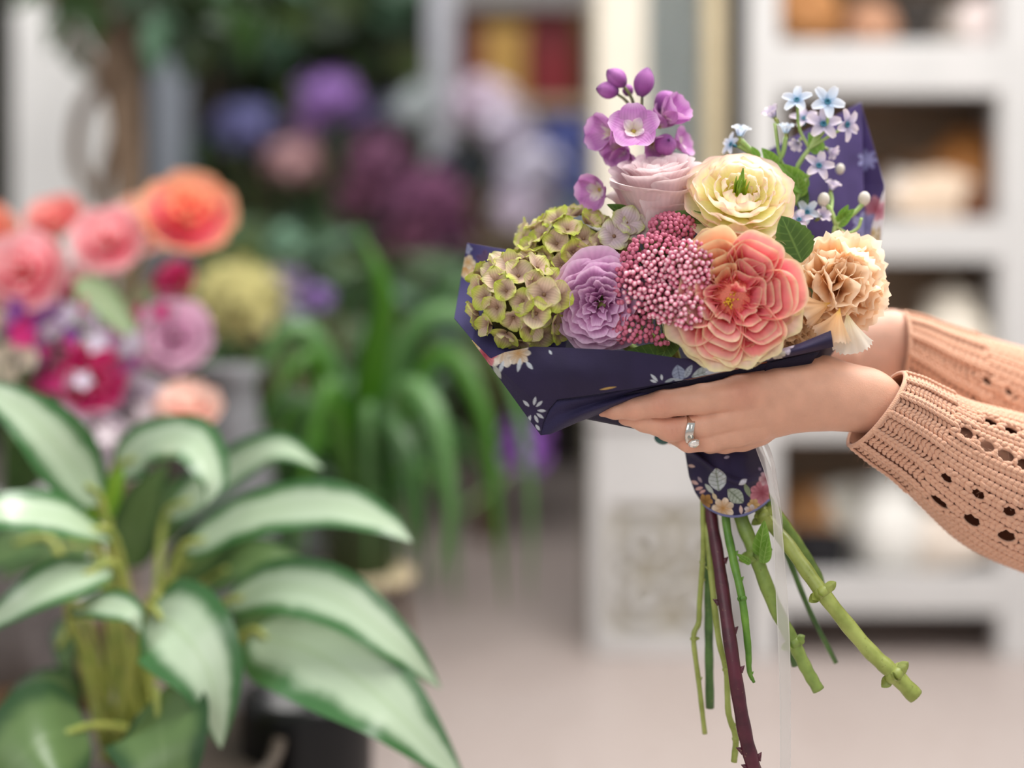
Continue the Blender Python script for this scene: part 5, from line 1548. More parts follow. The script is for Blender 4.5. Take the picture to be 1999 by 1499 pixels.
for pts_, r0 in (([(1575, 470, 0.99), (1558, 380, 0.995), (1555, 330, 0.995), (1580, 290, 0.995), (1600, 255, 0.993)], 5), ([(1580, 290, 0.995), (1560, 250, 0.993), (1557, 205, 0.988)], 3.2), ([(1580, 290, 0.995), (1612, 250, 0.99), (1616, 210, 0.988)], 3.2),
                 ([(1580, 290, 0.995), (1625, 262, 0.99), (1648, 250, 0.99)], 3.2), ([(1512, 325, 0.99), (1528, 300, 0.99), (1534, 268, 0.99)], 5), ([(1555, 340, 0.995), (1525, 315, 0.99), (1512, 240, 0.99)], 3.5), ([(1550, 400, 0.985), (1575, 345, 0.985), (1598, 330, 0.986)], 4.5),
                 ([(1628, 470, 0.985), (1632, 440, 0.985), (1665, 418, 0.988), (1686, 396, 0.99)], 5), ([(1632, 440, 0.985), (1622, 412, 0.985), (1610, 396, 0.985)], 5), ([(1632, 442, 0.985), (1655, 455, 0.985), (1675, 445, 0.985), (1682, 425, 0.985)], 3.5),
                 ([(1500, 330, 0.99), (1470, 300, 0.987), (1446, 274, 0.986)], 6), ([(1478, 310, 0.987), (1460, 296, 0.987), (1440, 284, 0.988)], 4), ([(1622, 412, 0.985), (1624, 392, 0.99), (1622, 376, 0.993)], 4)):
    g.tube(spline([P(*q) for q in pts_], 12), PX(r0), 7)
link('branches', g.mesh('branches', [stem_mat('tweedia_stem', '#8fae58', '#b0c67c', '#8aa050')]), o_twe, world=WT)


def place_leaf(root, W, base, tip, width, m, cup=0.15, bend=0.1, serr=0.0, face=(0, -1, 0.2), name='leaf', wave=0.02, fold=0.0, basee=0.6, nv=20):
    b, e = np.asarray(base), np.asarray(tip)
    X = unit(e - b)
    Z = unit(np.asarray(face, float) - X * np.dot(face, X))
    Y = np.cross(Z, X)
    Mx = Matrix(((X[0], Y[0], Z[0], b[0]), (X[1], Y[1], Z[1], b[1]), (X[2], Y[2], Z[2], b[2]), (0, 0, 0, 1)))
    L = np.linalg.norm(e - b)
    return link(name, leaf_geo(L, width, 11, nv, cup, bend, serr, Mx=Mx, wave=wave, fold=fold, base=basee).mesh(name, [m]), root, world=W)


place_leaf(o_twe, WT, P(1575, 372, 0.985), P(1522, 318, 0.98), PX(42), M_LEAF_B, 0.2, 0.1)
place_leaf(o_twe, WT, P(1562, 385, 0.985), P(1556, 338, 0.98), PX(34), M_LEAF_B)
place_leaf(o_twe, WT, P(1565, 410, 0.99), P(1570, 350, 0.99), PX(26), M_LEAF)
place_leaf(o_twe, WT, P(1600, 300, 0.995), P(1580, 258, 0.995), PX(34), M_LEAF_B)
place_leaf(o_twe, WT, P(1515, 330, 0.985), P(1488, 288, 0.985), PX(30), M_LEAF_B, 0.3)
place_leaf(o_twe, WT, P(1480, 312, 0.984), P(1468, 285, 0.984), PX(18), M_LEAF_B, 0.3)
place_leaf(o_twe, WT, P(1632, 440, 0.985), P(1668, 408, 0.98), PX(26), M_LEAF_B, 0.3)
place_leaf(o_twe, WT, P(1640, 425, 0.985), P(1656, 400, 0.98), PX(18), M_LEAF_B, 0.3)

# rose leaves that show between the blooms: parts of the roses they belong to
place_leaf(o_cream, o_cream.matrix_basis.copy(), P(1566, 512, 0.925), P(1527, 422, 0.918), PX(78), M_LEAF, 0.06, 0.06, 0.16, basee=0.72)
place_leaf(o_cream, o_cream.matrix_basis.copy(), P(1400, 452, 0.945), P(1318, 412, 0.94), PX(44), M_LEAF, 0.1, 0.05, 0.1)
place_leaf(o_mauve, o_mauve.matrix_basis.copy(), P(1240, 432, 0.965), P(1186, 398, 0.955), PX(34), M_LEAF, 0.2, 0.05, face=(0, -1, 0.5))
place_leaf(o_mauve, o_mauve.matrix_basis.copy(), P(1335, 420, 0.975), P(1362, 360, 0.97), PX(36), M_LEAF, 0.1, 0.05)
place_leaf(o_coral, o_coral.matrix_basis.copy(), P(1310, 700, 0.94), P(1215, 690, 0.932), PX(50), M_LEAF, 0.1, 0.05)
place_leaf(o_coral, o_coral.matrix_basis.copy(), P(1315, 650, 0.945), P(1285, 712, 0.935), PX(44), M_LEAF, 0.1, 0.05)
place_leaf(o_carn, o_carn.matrix_basis.copy(), P(1570, 560, 0.95), P(1592, 640, 0.94), PX(36), M_LEAF, 0.1, 0.05)

# ---- stems: each flower's own stem, through the hand to the cut end
def tiept(dx, dy, dd=0.0):
    return P(1412 + dx, 852 + dy, 0.978 + dd)


stem_part(o_mauve, [c_mv, P(1360, 640, 1.0), tiept(-22, 0, .002), P(1387, 985, 0.984), P(1402, 1090, 0.97), P(1428, 1270, 0.945), P(1452, 1420, 0.94), P(1472, 1502, 0.938)], [PX(9), PX(12), PX(13), PX(14.5)], M_STEM_M, thorns=7, seed=2)
stem_part(o_cream, [c_cr, P(1425, 600, 0.985), tiept(5, 0), P(1416, 1000, 0.976), P(1430, 1085, 0.965), P(1449, 1170, 0.952), P(1460, 1260, 0.95), P(1463, 1310, 0.95), P(1472, 1332, 0.95)], [PX(8), PX(8), PX(8.5), PX(7), PX(3)], M_STEM_B, knots=[(P(1452, 1172, 0.952), PX(10), 2)], thorns=3, seed=4)
stem_part(o_lav, [c_lv, P(1320, 700, 0.985), tiept(-30, 0, .008), P(1380, 980, 0.988), P(1386, 1090, 0.978), P(1402, 1240, 0.97), P(1418, 1310, 0.968), P(1422, 1390, 0.966), P(1436, 1438, 0.965), P(1433, 1487, 0.965)], [PX(7), PX(7), PX(6), PX(6.5)], M_STEM_Y, knots=[(P(1418, 1310, 0.968), PX(8), 1), (P(1437, 1440, 0.965), PX(8), 1)], thorns=3, seed=6)
stem_part(o_rice, [c_rf + np.array((0, 0.012, 0)), P(1330, 720, 0.985), tiept(-40, 0, .012), P(1372, 985, 0.985), P(1373, 1070, 0.985), P(1366, 1170, 0.984), P(1364, 1215, 0.984), P(1354, 1246, 0.983), P(1364, 1330, 0.982), P(1376, 1432, 0.982)], [PX(5.5), PX(5.5), PX(5.5), PX(5)], M_STEM_Y, knots=[(P(1354, 1246, 0.983), PX(7.5), 1), (P(1369, 1090, 0.985), PX(7), 0)], thorns=2, seed=8)
stem_part(o_del, [P(1262, 330, 0.995), P(1330, 600, 1.01), tiept(-25, 0, .02), P(1380, 1000, 0.995), P(1383, 1150, 0.99), P(1384, 1260, 0.99), P(1386, 1382, 0.99)], [PX(6), PX(8), PX(8.5), PX(9)], M_STEM_D, seed=10)
stem_part(o_hyd, [c_hy + np.array((0, 0.02, 0)), P(1280, 720, 1.0), tiept(18, 0, .006), P(1442, 990, 0.978), P(1472, 1075, 0.970), P(1510, 1178, 0.965), P(1548, 1252, 0.962), P(1574, 1305, 0.96), P(1598, 1347, 0.958)], [PX(10), PX(13), PX(15), PX(14), PX(13), PX(12)], M_STEM_A, knots=[(P(1478, 1090, 0.967), PX(22), 6), (P(1548, 1252, 0.962), PX(17), 5)], seed=12)
stem_part(o_carn, [c_ca + np.array((0, 0.02, 0)), P(1520, 720, 0.99), tiept(30, 0, .004), P(1474, 975, 0.983), P(1545, 1072, 0.955), P(1606, 1158, 0.938), P(1690, 1262, 0.93), P(1742, 1312, 0.926), P(1788, 1360, 0.923)], [PX(8), PX(11), PX(14), PX(15), PX(16)], M_STEM_Y, knots=[(P(1492, 1008, 0.974), PX(19), 6), (P(1606, 1158, 0.938), PX(20), 8), (P(1744, 1314, 0.926), PX(21), 8)], seed=14)
stem_part(o_coral, [c_co + np.array((0, 0.015, 0)), P(1440, 720, 0.975), tiept(38, 0, .012), P(1494, 965, 0.985), P(1520, 1005, 0.985), P(1560, 1062, 0.985), P(1596, 1122, 0.985), P(1622, 1178, 0.985), P(1742, 1312, 0.99)], [PX(8), PX(9), PX(10), PX(9), PX(8)], stem_mat('stem_olive', '#5f7a34', '#86a04c'), seed=16)
stem_part(o_twe, [P(1575, 470, 0.99), P(1500, 680, 1.0), tiept(30, 0, .02), P(1510, 1020, 1.0), P(1545, 1105, 1.0), P(1582, 1195, 1.0), P(1632, 1294, 1.0)], [PX(5), PX(6), PX(6), PX(5)], M_STEM_D, seed=18)
stem_part(o_carn2, [P(1525, 640, 0.955), P(1470, 740, 0.985), tiept(14, 0, .016), P(1450, 1010, 0.99), P(1490, 1110, 0.988), P(1528, 1210, 0.986), P(1552, 1300, 0.985)], [PX(6), PX(8), PX(8), PX(7)], M_STEM_D, seed=20)
place_leaf(o_carn2, o_carn2.matrix_basis.copy(), P(1482, 1085, 0.962), P(1492, 1015, 0.956), PX(34), M_LEAF_B, 0.2, 0.0, name='leaf')
place_leaf(o_hyd, WH, P(1490, 1100, 0.96), P(1500, 1045, 0.954), PX(24), M_LEAF_B, 0.3, 0.0, name='leaf')
place_leaf(o_hyd, WH, P(1466, 1100, 0.962), P(1436, 1080, 0.956), PX(14), M_LEAF_B, 0.3, 0.0, name='leaf')
# ------------------------------------------------------------------ printed wrapping cloth
NAVY = '#292042'


def painter(px, py, base):
    """A flat floral print: colours for the points (px, py) of the cloth."""
    c = np.tile(lin(base), (px.size, 1)).reshape(px.shape + (3,))
    mott = hnoise(px / 26, py / 26, 3)
    c = c * (0.86 + 0.28 * mott)[..., None]

    def blend(mask, colr):
        nonlocal c
        c = c * (1 - mask[..., None]) + np.asarray(colr) * mask[..., None]

    def leaf(cx, cy, ang, L, W, h='#c9cfd6', vein=None):
        a = math.radians(ang)
        dx, dy = px - cx, py - cy
        u = (dx * math.cos(a) + dy * math.sin(a)) / L
        v = (-dx * math.sin(a) + dy * math.cos(a)) / (W / 2)
        inside = (u > 0) & (u < 1)
        ed = np.sin(PI * np.clip(u, 0, 1)) ** 0.8 - np.abs(v)
        k = np.clip(ed * W / 2 / 1.5 + 0.5, 0, 1) * inside
        colr = lin(h) * (0.8 + 0.3 * hnoise(u * 9, v * 5, int(cx)))[..., None]
        blend(k * 0.92, colr)
        if vein:
            blend(k * np.clip(1 - np.abs(v) * 6, 0, 1) * 0.7, lin(vein))
            blend(k * (np.sin(u * 34 - np.abs(v) * 5) > 0.75) * 0.45, lin(vein))

    def flower(cx, cy, rad, n, inner, outer, frill=0.25, rot=0.0, sy=1.0, ctr=None):
        dx, dy = px - cx, (py - cy) / sy
        r, th = np.hypot(dx, dy), np.arctan2(dy, dx)
        lim = rad * (1 - frill + frill * np.abs(np.cos(n * (th + rot) / 2))) * (0.94 + 0.12 * hnoise(th * 4, r * 0 + cx, 7))
        k = np.clip((lim - r) / 1.6 + 0.5, 0, 1)
        f = np.clip(r / (rad + 1e-6), 0, 1)[..., None]
        colr = lin(inner) * (1 - f) + lin(outer) * f
        colr = colr * (0.72 + 0.4 * hnoise(th * n * 1.1, r / 9, 2) + 0.0)[..., None]
        blend(k, colr)
        crease = np.abs(np.sin(n * (th + rot) / 2)) > 0.93
        blend(k * crease * 0.35, lin(inner))
        if ctr:
            blend(np.clip((rad * 0.2 - r) / 1.5 + 0.5, 0, 1), lin(ctr))
    return c, leaf, flower, lambda: c


# prints; every motif is (kind, args)
PR_BAND = [('f', 985, 672, 46, 9, '#b98a4e', '#e9e2d6'), ('f', 948, 692, 24, 7, '#a5304a', '#d98a90'), ('f', 930, 668, 16, 6, '#c9a45a', '#e2d2b4'), ('f', 1012, 690, 24, 9, '#b98a4e', '#cfc5b8'),
           ('l', 975, 728, -70, 26, 8), ('l', 972, 752, 60, 28, 8), ('l', 1011, 726, -78, 28, 8), ('l', 1027, 706, 48, 20, 8), ('l', 964, 712, 60, 30, 11, '#b9bfb4'), ('l', 1072, 684, 60, 10, 5),
           ('l', 1282, 746, 200, 14, 5), ('l', 1284, 744, 225, 20, 6), ('l', 1292, 742, 265, 12, 5), ('l', 1322, 712, 80, 34, 26, '#8f98ae', '#4a5068'), ('l', 1318, 738, 160, 22, 6, '#9aa3a8'), ('l', 1336, 738, 300, 30, 12, '#a2a9b4', '#5a6070'),
           ('l', 1312, 738, 20, 30, 8, '#9aa0a8'), ('l', 1350, 735, 340, 52, 22, '#a9b3b6', '#5d6a62'), ('l', 1395, 706, 330, 30, 22, '#8d9c88', '#5d6a52'), ('f', 1432, 710, 42, 13, '#8d3a4e', '#c2a9bd', 0.2, 0.3, 0.55), ('f', 1395, 722, 20, 9, '#a9b3c4', '#c5cbd8', 0.3, 0, 0.8),
           ('f', 1505, 684, 22, 5, '#8a7a62', '#c5b9a4', 0.45, 0.5, 0.8), ('f', 1520, 690, 14, 5, '#a9a08c', '#cfc8ba', 0.4), ('f', 1534, 676, 16, 5, '#a59ab4', '#cfc6d4', 0.4), ('l', 1494, 700, -8, 8, 3, '#e8e6ea'),
           ('l', 1170, 760, -10, 34, 4, '#c9a35c')] + [('l', 1040 + 9 * math.cos(a), 800 + 10 * math.sin(a), math.degrees(a), 17, 6) for a in (-2.35, -1.35, -0.75, 0.05, 0.62, 1.15, 1.95)] + [('l', 1046, 828, 55, 14, 6)]
PR_TAIL = [('l', 1330 + 14, 908, 10, 14, 6, '#d6b4a8'), ('l', 1350, 938, 25, 16, 7, '#d6b0a8'), ('l', 1358, 955, -15, 16, 7, '#d6a8a0'), ('l', 1366, 962, -25, 14, 6, '#d6a8a0'), ('l', 1363, 930, 55, 14, 6, '#9f8f98'),
           ('l', 1404, 958, 262, 44, 34, '#c2c8c9', '#55623f'), ('l', 1420, 955, 40, 40, 28, '#aeb6a6', '#4a5a38'), ('f', 1378, 978, 15, 6, '#7a5220', '#b98a48', 0.3), ('f', 1412, 992, 22, 7, '#b5803a', '#ead9c4', 0.3, 0.4), ('l', 1377, 944, 48, 26, 9, '#bfc6bc'),
           ('l', 1392, 962, 60, 16, 8, '#d9c7a0'), ('f', 1486, 962, 24, 7, '#8a2c42', '#d28a98', 0.2), ('f', 1494, 935, 14, 6, '#a05a68', '#d9b9c2', 0.3), ('l', 1463, 970, 250, 30, 10, '#8d9a78'), ('f', 1470, 985, 12, 6, '#b58a48', '#d9b884', 0.3), ('f', 1464, 998, 13, 5, '#b98a58', '#dcd6dd', 0.35),
           ('l', 1442, 945, -28, 18, 8, '#dcdce6'), ('l', 1447, 1004, 265, 18, 7, '#e0c0b4'), ('l', 1445, 872, 240, 14, 9, '#b9a0b4'), ('l', 1412, 894, -15, 12, 6, '#b0a4b8'), ('l', 1480, 912, 60, 8, 6, '#8d7f98')]
PR_FLAP = [('f', 908, 520, 24, 7, '#dba24a', '#f0e0c4', 0.3, 0.2), ('f', 914, 512, 14, 5, '#d9b070', '#f0e6d4', 0.3), ('f', 912, 486, 10, 5, '#9fa4c8', '#b9bcd8', 0.3), ('f', 950, 510, 22, 7, '#5a4468', '#6a5080', 0.3)]
PR_BACK = [('f', 1694, 312, 22, 7, '#c5c4ea', '#a6a2d6', 0.6), ('f', 1712, 408, 26, 7, '#b04a62', '#e2a9b9', 0.25), ('f', 1690, 440, 28, 7, '#8f8ac2', '#b9b4dc', 0.35), ('f', 1672, 480, 22, 8, '#8d5a9a', '#b48ac2', 0.6), ('f', 1655, 470, 18, 7, '#6f5aa4', '#a99ad4', 0.6), ('l', 1690, 560, 262, 74, 26, '#7d8a86', '#b0bab0'),
           ('f', 1702, 545, 26, 7, '#8d86c6', '#c0b6da', 0.3), ('f', 1640, 500, 20, 7, '#8a5a9a', '#b08ac8', 0.5), ('f', 1706, 480, 18, 6, '#a9a0cc', '#d2cbe2', 0.3), ('l', 1610, 500, 300, 30, 8, '#8d86c6')]
PR_EDGE = [('f', 1714, 412, 20, 7, '#b0506a', '#e6b4c0', 0.25), ('l', 1706, 500, 280, 60, 12, '#c9b08a', '#a5814a'), ('f', 1708, 505, 11, 5, '#b98a48', '#e6d2b0', 0.3), ('f', 1702, 455, 12, 5, '#b9924e', '#e6dcc8', 0.3), ('l', 1690, 585, 285, 46, 14, '#a9a0cc', '#8a80b4'), ('f', 1698, 560, 11, 6, '#c9a9b0', '#e6d6d4', 0.3)]


def print_cloth(px, py, base, ops):
    c, leaf, flower, get = painter(px, py, base)
    for op in ops:
        (leaf if op[0] == 'l' else flower)(*op[1:])
    return get()


def sheet(top, bot, nu, nv, base, ops, bulge=None):
    """Ruled cloth between two edges given as (px, py, depth); bulge(u, v) pushes it toward the viewer."""
    a, b = polyline(top, nu), polyline(bot, nu)
    v = np.linspace(0, 1, nv)[None, :, None]
    q = a[:, None, :] * (1 - v) + b[:, None, :] * v
    u = np.linspace(0, 1, nu)[:, None]
    px, py, d = q[..., 0], q[..., 1], q[..., 2]
    if bulge is not None:
        d = d - bulge(u, v[..., 0])
    d = d + 0.0006 * (hnoise(px / 40, py / 30, 9) - 0.5)
    p = np.stack([(px - 999.5) / FPX * d, d, CAMZ + (HORIZON - py) / FPX * d], -1)
    return Geo().grid(p, col=print_cloth(px, py, base, ops))


wrap = thing('bouquet_wrap', 'dark navy floral printed cloth wrapped around the bouquet', 'wrap', T(TIE))
WW = wrap.matrix_basis.copy()
M_CLOTH = attr_mat('printed_cloth', 0.62, 0.03, 0.5, 0.03)
M_CLOTH_B = attr_mat('sheer_cloth', 0.62, 0.35, 0.4, 0.15)


def wpart(name, geo, m=None):
    o = link(name, geo.mesh(name, [m or M_CLOTH]), wrap, world=WW)
    md = o.modifiers.new('thickness', 'SOLIDIFY')
    md.thickness = 0.0005
    return o


wpart('front_band', sheet([(922, 664, 0.935), (958, 700, 0.930), (985, 688, 0.928), (1040, 677, 0.925), (1150, 681, 0.922), (1230, 685, 0.920), (1330, 700, 0.919), (1440, 702, 0.919), (1500, 690, 0.920), (1560, 672, 0.922), (1622, 646, 0.926)],
                          [(1056, 849, 0.940), (1060, 825, 0.936), (1072, 798, 0.932), (1088, 779, 0.928), (1160, 769, 0.925), (1240, 757, 0.922), (1330, 742, 0.920), (1400, 727, 0.920), (1480, 707, 0.920), (1555, 692, 0.922), (1626, 676, 0.926)],
                          480, 90, NAVY, PR_BAND, lambda u, v: 0.004 * np.sin(PI * v) + 0.0035 * np.sin(PI * u * 3) * np.sin(PI * v)))
wpart('lower_fold', sheet([(1062, 812, 0.936), (1085, 782, 0.931), (1180, 768, 0.936), (1330, 742, 0.938), (1440, 735, 0.945)],
                          [(1055, 849, 0.940), (1075, 846, 0.939), (1130, 822, 0.940), (1250, 778, 0.948), (1440, 800, 0.955)],
                          220, 50, '#2a2448', [], lambda u, v: 0.007 * np.sin(PI * v) * np.sin(PI * np.clip(u * 1.5, 0, 1)) + 0.003 * np.sin(9 * v + 4 * u) * np.clip(u * 5, 0, 1)))
wpart('side_flap', sheet([(912, 474, 0.985), (955, 482, 0.99), (1005, 491, 0.995), (1085, 510, 1.0), (1130, 520, 1.0)], [(887, 622, 0.96), (922, 664, 0.937), (958, 700, 0.934), (1030, 705, 0.945), (1100, 700, 0.96)], 150, 120, '#544d86', PR_FLAP, lambda u, v: -0.012 * np.sin(PI * v) * (1 - u)), M_CLOTH_B)
wpart('back_sheet', sheet([(1500, 292, 1.04), (1560, 262, 1.045), (1620, 232, 1.045), (1680, 200, 1.04), (1681, 202, 1.04)], [(1480, 640, 1.02), (1540, 640, 1.02), (1600, 630, 1.02), (1660, 615, 1.015), (1690, 592, 1.01)], 130, 220, '#62508c', [o for o in PR_BACK],
                          lambda u, v: 0.012 * np.sin(PI * v) * np.sin(PI * u)), M_CLOTH_B)
# the sheet's outer corner beyond the straight edge, then its turned-over hem
wpart('back_sheet', sheet([(1680, 200, 1.040), (1700, 268, 1.035), (1727, 360, 1.028), (1727, 400, 1.025), (1712, 548, 1.012), (1690, 592, 1.010)], [(1680, 201, 1.0405), (1682, 268, 1.041), (1686, 360, 1.042), (1687, 400, 1.040), (1689, 520, 1.02), (1689.5, 592, 1.0105)], 170, 24, '#62508c', PR_BACK), M_CLOTH_B)
wpart('turned_edge', sheet([(1725, 372, 1.026), (1725, 420, 1.022), (1710, 545, 1.008), (1690, 594, 1.006)], [(1720, 385, 1.022), (1702, 440, 1.018), (1686, 545, 1.006), (1682, 596, 1.004)], 130, 24, '#d8cfd2', PR_EDGE), M_CLOTH_B)
# cone behind the flowers, from the rim down to the throat
rim = [(887, 622, 0.962), (930, 560, 0.985), (1000, 500, 1.0), (1100, 470, 1.03), (1200, 440, 1.05), (1300, 430, 1.06), (1400, 430, 1.06), (1480, 480, 1.045), (1560, 560, 1.03), (1690, 592, 1.012), (1660, 640, 0.985), (1622, 660, 0.945), (1500, 700, 0.935)]
rim3 = polyline(rim, 80)
rimw = np.array([P(*q) for q in rim3])
ang = np.linspace(PI * 1.05, -PI * 0.45, 80)
thr = TIE + np.stack([0.023 * np.cos(ang), 0.016 * np.sin(ang), np.full(80, -0.002)], -1)
v = np.linspace(0, 1, 26)[None, :, None]
cone = rimw[:, None] * (1 - v) + thr[:, None] * v
cone[..., 1] += 0.018 * np.sin(PI * v[..., 0]) * np.sin(np.linspace(0, PI, 80))[:, None]
cone[..., 2] -= 0.010 * np.sin(PI * v[..., 0])
wpart('back_cone', Geo().grid(cone, col=lin('#262038')), M_CLOTH)
# front of the cone under the band
fr = np.array([P(*q) for q in polyline([(958, 702, 0.938), (1060, 800, 0.940), (1180, 775, 0.937), (1330, 745, 0.936), (1480, 712, 0.936), (1600, 685, 0.938)], 60)])
ang = np.linspace(PI * 1.05, 2 * PI * 0.98, 60)
thr = TIE + np.stack([0.023 * np.cos(ang), 0.016 * np.sin(ang), np.full(60, -0.002)], -1)
v = np.linspace(0, 1, 14)[None, :, None]
wpart('front_cone', Geo().grid(fr[:, None] * (1 - v) + thr[:, None] * v, col=lin('#262038')), M_CLOTH)
# the tail that shows below the hand: a pleated tube with a rounded hem
nu, nv = 230, 130
u = np.linspace(0, 1, nu)[:, None]
vv = np.linspace(0, 1, nv)[None, :]
L_ = polyline([(1336, 846), (1338, 880), (1346, 930), (1358, 962), (1373, 985)], nv)
R_ = polyline([(1478, 846), (1474, 862), (1490, 892), (1498, 930), (1501, 974)], nv)
hem = 28 * np.sin(PI * np.clip(u * 1.02, 0, 1)) ** 0.8 * vv ** 4 + (u - 0.5) * 4 * vv
px = L_[None, :, 0] * (1 - u) + R_[None, :, 0] * u
py = L_[None, :, 1] * (1 - u) + R_[None, :, 1] * u + hem
fold_ = 0.0030 * np.sin(5.5 * u * PI + 2.2 * vv) * (1 - 0.75 * vv) + 0.0065 * np.exp(-((py - (905 + 36 * np.sin((px - 1380) / 45.0))) / 6.0) ** 2) * (1 - vv * 0.5)
d = 0.982 - 0.024 * np.sin(PI * u) ** 0.8 - fold_
p = np.stack([(px - 999.5) / FPX * d, d, CAMZ + (HORIZON - py) / FPX * d], -1)
wpart('tail', Geo().grid(p, col=print_cloth(px + 0 * vv, py, NAVY, PR_TAIL)))
edge = p[:, -1]
link('hem', Geo().tube(edge + np.array((0, -0.0006, 0)), 0.0009, 6).mesh('hem', [mat('hem_thread', '#6a6c94', 0.7)]), wrap, world=WW)
q = p[::10, ::10].copy()
q[..., 1] = 0.982 + (0.982 - q[..., 1]) * 0.8
wpart('tail', Geo().grid(q, col=lin('#262038')))

# ---- sheer ribbon hanging from the knot
s_ = NT('organza')
s_.base('#eeeae6')
s_.set(Roughness=0.4, Sheen_Weight=0.2)
_tr = s_.n('BsdfTransparent')
_mx = s_.n('MixShader')
_sep = s_.n('SeparateXYZ')
s_.l(s_.attr('st'), _sep.inputs[0])
_e = s_.ramp(s_.math('ABSOLUTE', s_.math('SUBTRACT', s_.math('MULTIPLY', _sep.outputs['Y'], 2.0), 1.0)), [(0.78, 0.58), (0.9, 0.9)])
s_.l(_e, _mx.inputs[0])
s_.l(_tr.outputs[0], _mx.inputs[1])
_tl = s_.n('BsdfTranslucent')
_tl.inputs[0].default_value = (0.85, 0.82, 0.8, 1)
_m2 = s_.n('MixShader')
_m2.inputs[0].default_value = 0.4
s_.l(s_.b.outputs[0], _m2.inputs[1])
s_.l(_tl.outputs[0], _m2.inputs[2])
s_.l(_m2.outputs[0], _mx.inputs[2])
s_.l(_mx.outputs[0], s_.out.inputs[0])
rib = thing('ribbon', 'sheer white organza ribbon hanging from the bouquet knot beside the stems', 'ribbon', T(P(1475, 855, 0.955)))
for cen, wid, dep in (([(1474, 850), (1484, 880), (1499, 920), (1509, 965), (1517, 1020), (1522, 1090), (1527, 1180), (1531, 1270), (1533, 1380), (1533, 1560)], [12, 14, 15, 12, 16, 20, 23, 23, 21, 21], 0.95),
                      ([(1482, 848), (1497, 872), (1508, 905), (1514, 950), (1520, 1000), (1526, 1060)], [9, 9, 7, 9, 12, 8], 0.958)):
    cc = spline(np.c_[np.array(cen, float), np.array(wid, float)], 90)
    s = np.linspace(-1, 1, 9)[None, :]
    x = cc[:, 0:1] + cc[:, 2:3] / 2 * s
    y = np.repeat(cc[:, 1:2], 9, 1)
    d = dep + 0.0018 * s * np.sin(np.linspace(0, 9, 90))[:, None] + 0.002 * np.sin(np.linspace(0, 14, 90))[:, None]
    q = np.stack([(x - 999.5) / FPX * d, d, CAMZ + (HORIZON - y) / FPX * d], -1)
    link('strand', Geo().grid(q).mesh('strand', [s_.m]), rib, world=rib.matrix_basis.copy())
# ------------------------------------------------------------------ the person's hands and knitted sleeves
def surface_net(fn, lo, hi, h):
    lo, hi = np.asarray(lo), np.asarray(hi)
    n = np.ceil((hi - lo) / h).astype(int) + 1
    ax = [lo[i] + h * np.arange(n[i]) for i in range(3)]
    cs = 5
    cax = [a[::cs] for a in ax]
    Vc = fn(*np.meshgrid(*cax, indexing='ij')).astype(np.float32)
    V = Vc
    for i in range(3):
        V = np.repeat(V, cs, axis=i)
    V = np.ascontiguousarray(V[:n[0], :n[1], :n[2]])
    ii = np.nonzero(np.abs(V) < cs * h * 2.4)
    V[ii] = fn(ax[0][ii[0]], ax[1][ii[1]], ax[2][ii[2]])
    S = V < 0
    nc = n - 1
    acc = np.zeros((*nc, 3), np.float32)
    cnt = np.zeros(nc, np.int16)
    for axis in range(3):
        o1, o2 = [i for i in range(3) if i != axis]
        sl0, sl1 = [slice(None)] * 3, [slice(None)] * 3
        sl0[axis], sl1[axis] = slice(0, -1), slice(1, None)
        a, b = V[tuple(sl0)], V[tuple(sl1)]
        cr = S[tuple(sl0)] != S[tuple(sl1)]
        t = np.where(cr, a / np.where(cr, a - b, 1), 0)
        for i in (0, 1):
            for j in (0, 1):
                sl = [slice(None)] * 3
                sl[o1] = slice(i, n[o1] - 1 + i)
                sl[o2] = slice(j, n[o2] - 1 + j)
                c, tt = cr[tuple(sl)], t[tuple(sl)]
                acc[..., axis] += np.where(c, tt, 0)
                acc[..., o1] += c * i
                acc[..., o2] += c * j
                cnt += c
    act = cnt > 0
    idx = -np.ones(nc, int)
    idx[act] = np.arange(act.sum())
    ijk = np.argwhere(act)
    verts = lo + h * (ijk + acc[act] / cnt[act][:, None])
    faces = []
    for axis in range(3):
        o1, o2 = (axis + 1) % 3, (axis + 2) % 3
        sl0, sl1 = [slice(None)] * 3, [slice(None)] * 3
        sl0[axis], sl1[axis] = slice(0, -1), slice(1, None)
        cr = S[tuple(sl0)] != S[tuple(sl1)]
        e = np.argwhere(cr)
        e = e[(e[:, o1] > 0) & (e[:, o2] > 0) & (e[:, o1] < nc[o1]) & (e[:, o2] < nc[o2])]
        q = []
        for (i, j) in ((-1, -1), (0, -1), (0, 0), (-1, 0)):
            k = e.copy()
            k[:, o1] += i
            k[:, o2] += j
            q.append(idx[k[:, 0], k[:, 1], k[:, 2]])
        q = np.stack(q, 1)
        flip = ~S[tuple(e.T)]
        q[flip] = q[flip][:, ::-1]
        faces.append(q)
    return verts, np.concatenate(faces)


def cone_sd(X, Y, Z, pts, rad, sy=1.0):
    """Union of tapered capsules along pts; sy > 1 flattens in depth."""
    best = None
    for (a, b, r0, r1) in zip(pts[:-1], pts[1:], rad[:-1], rad[1:]):
        ab = b - a
        t = np.clip(((X - a[0]) * ab[0] + (Y - a[1]) * ab[1] + (Z - a[2]) * ab[2]) / (ab @ ab), 0, 1)
        ts = t * t * (3 - 2 * t) * 0.3 + t * 0.7
        d = np.sqrt((X - a[0] - t * ab[0]) ** 2 + ((Y - a[1] - t * ab[1]) * sy) ** 2 + (Z - a[2] - t * ab[2]) ** 2) - (r0 + (r1 - r0) * ts)
        best = d if best is None else smin(best, d, 0.0025)
    return best


def smin(a, b, k):
    h = np.clip(0.5 + 0.5 * (b - a) / k, 0, 1)
    return b * (1 - h) + a * h - k * h * (1 - h)


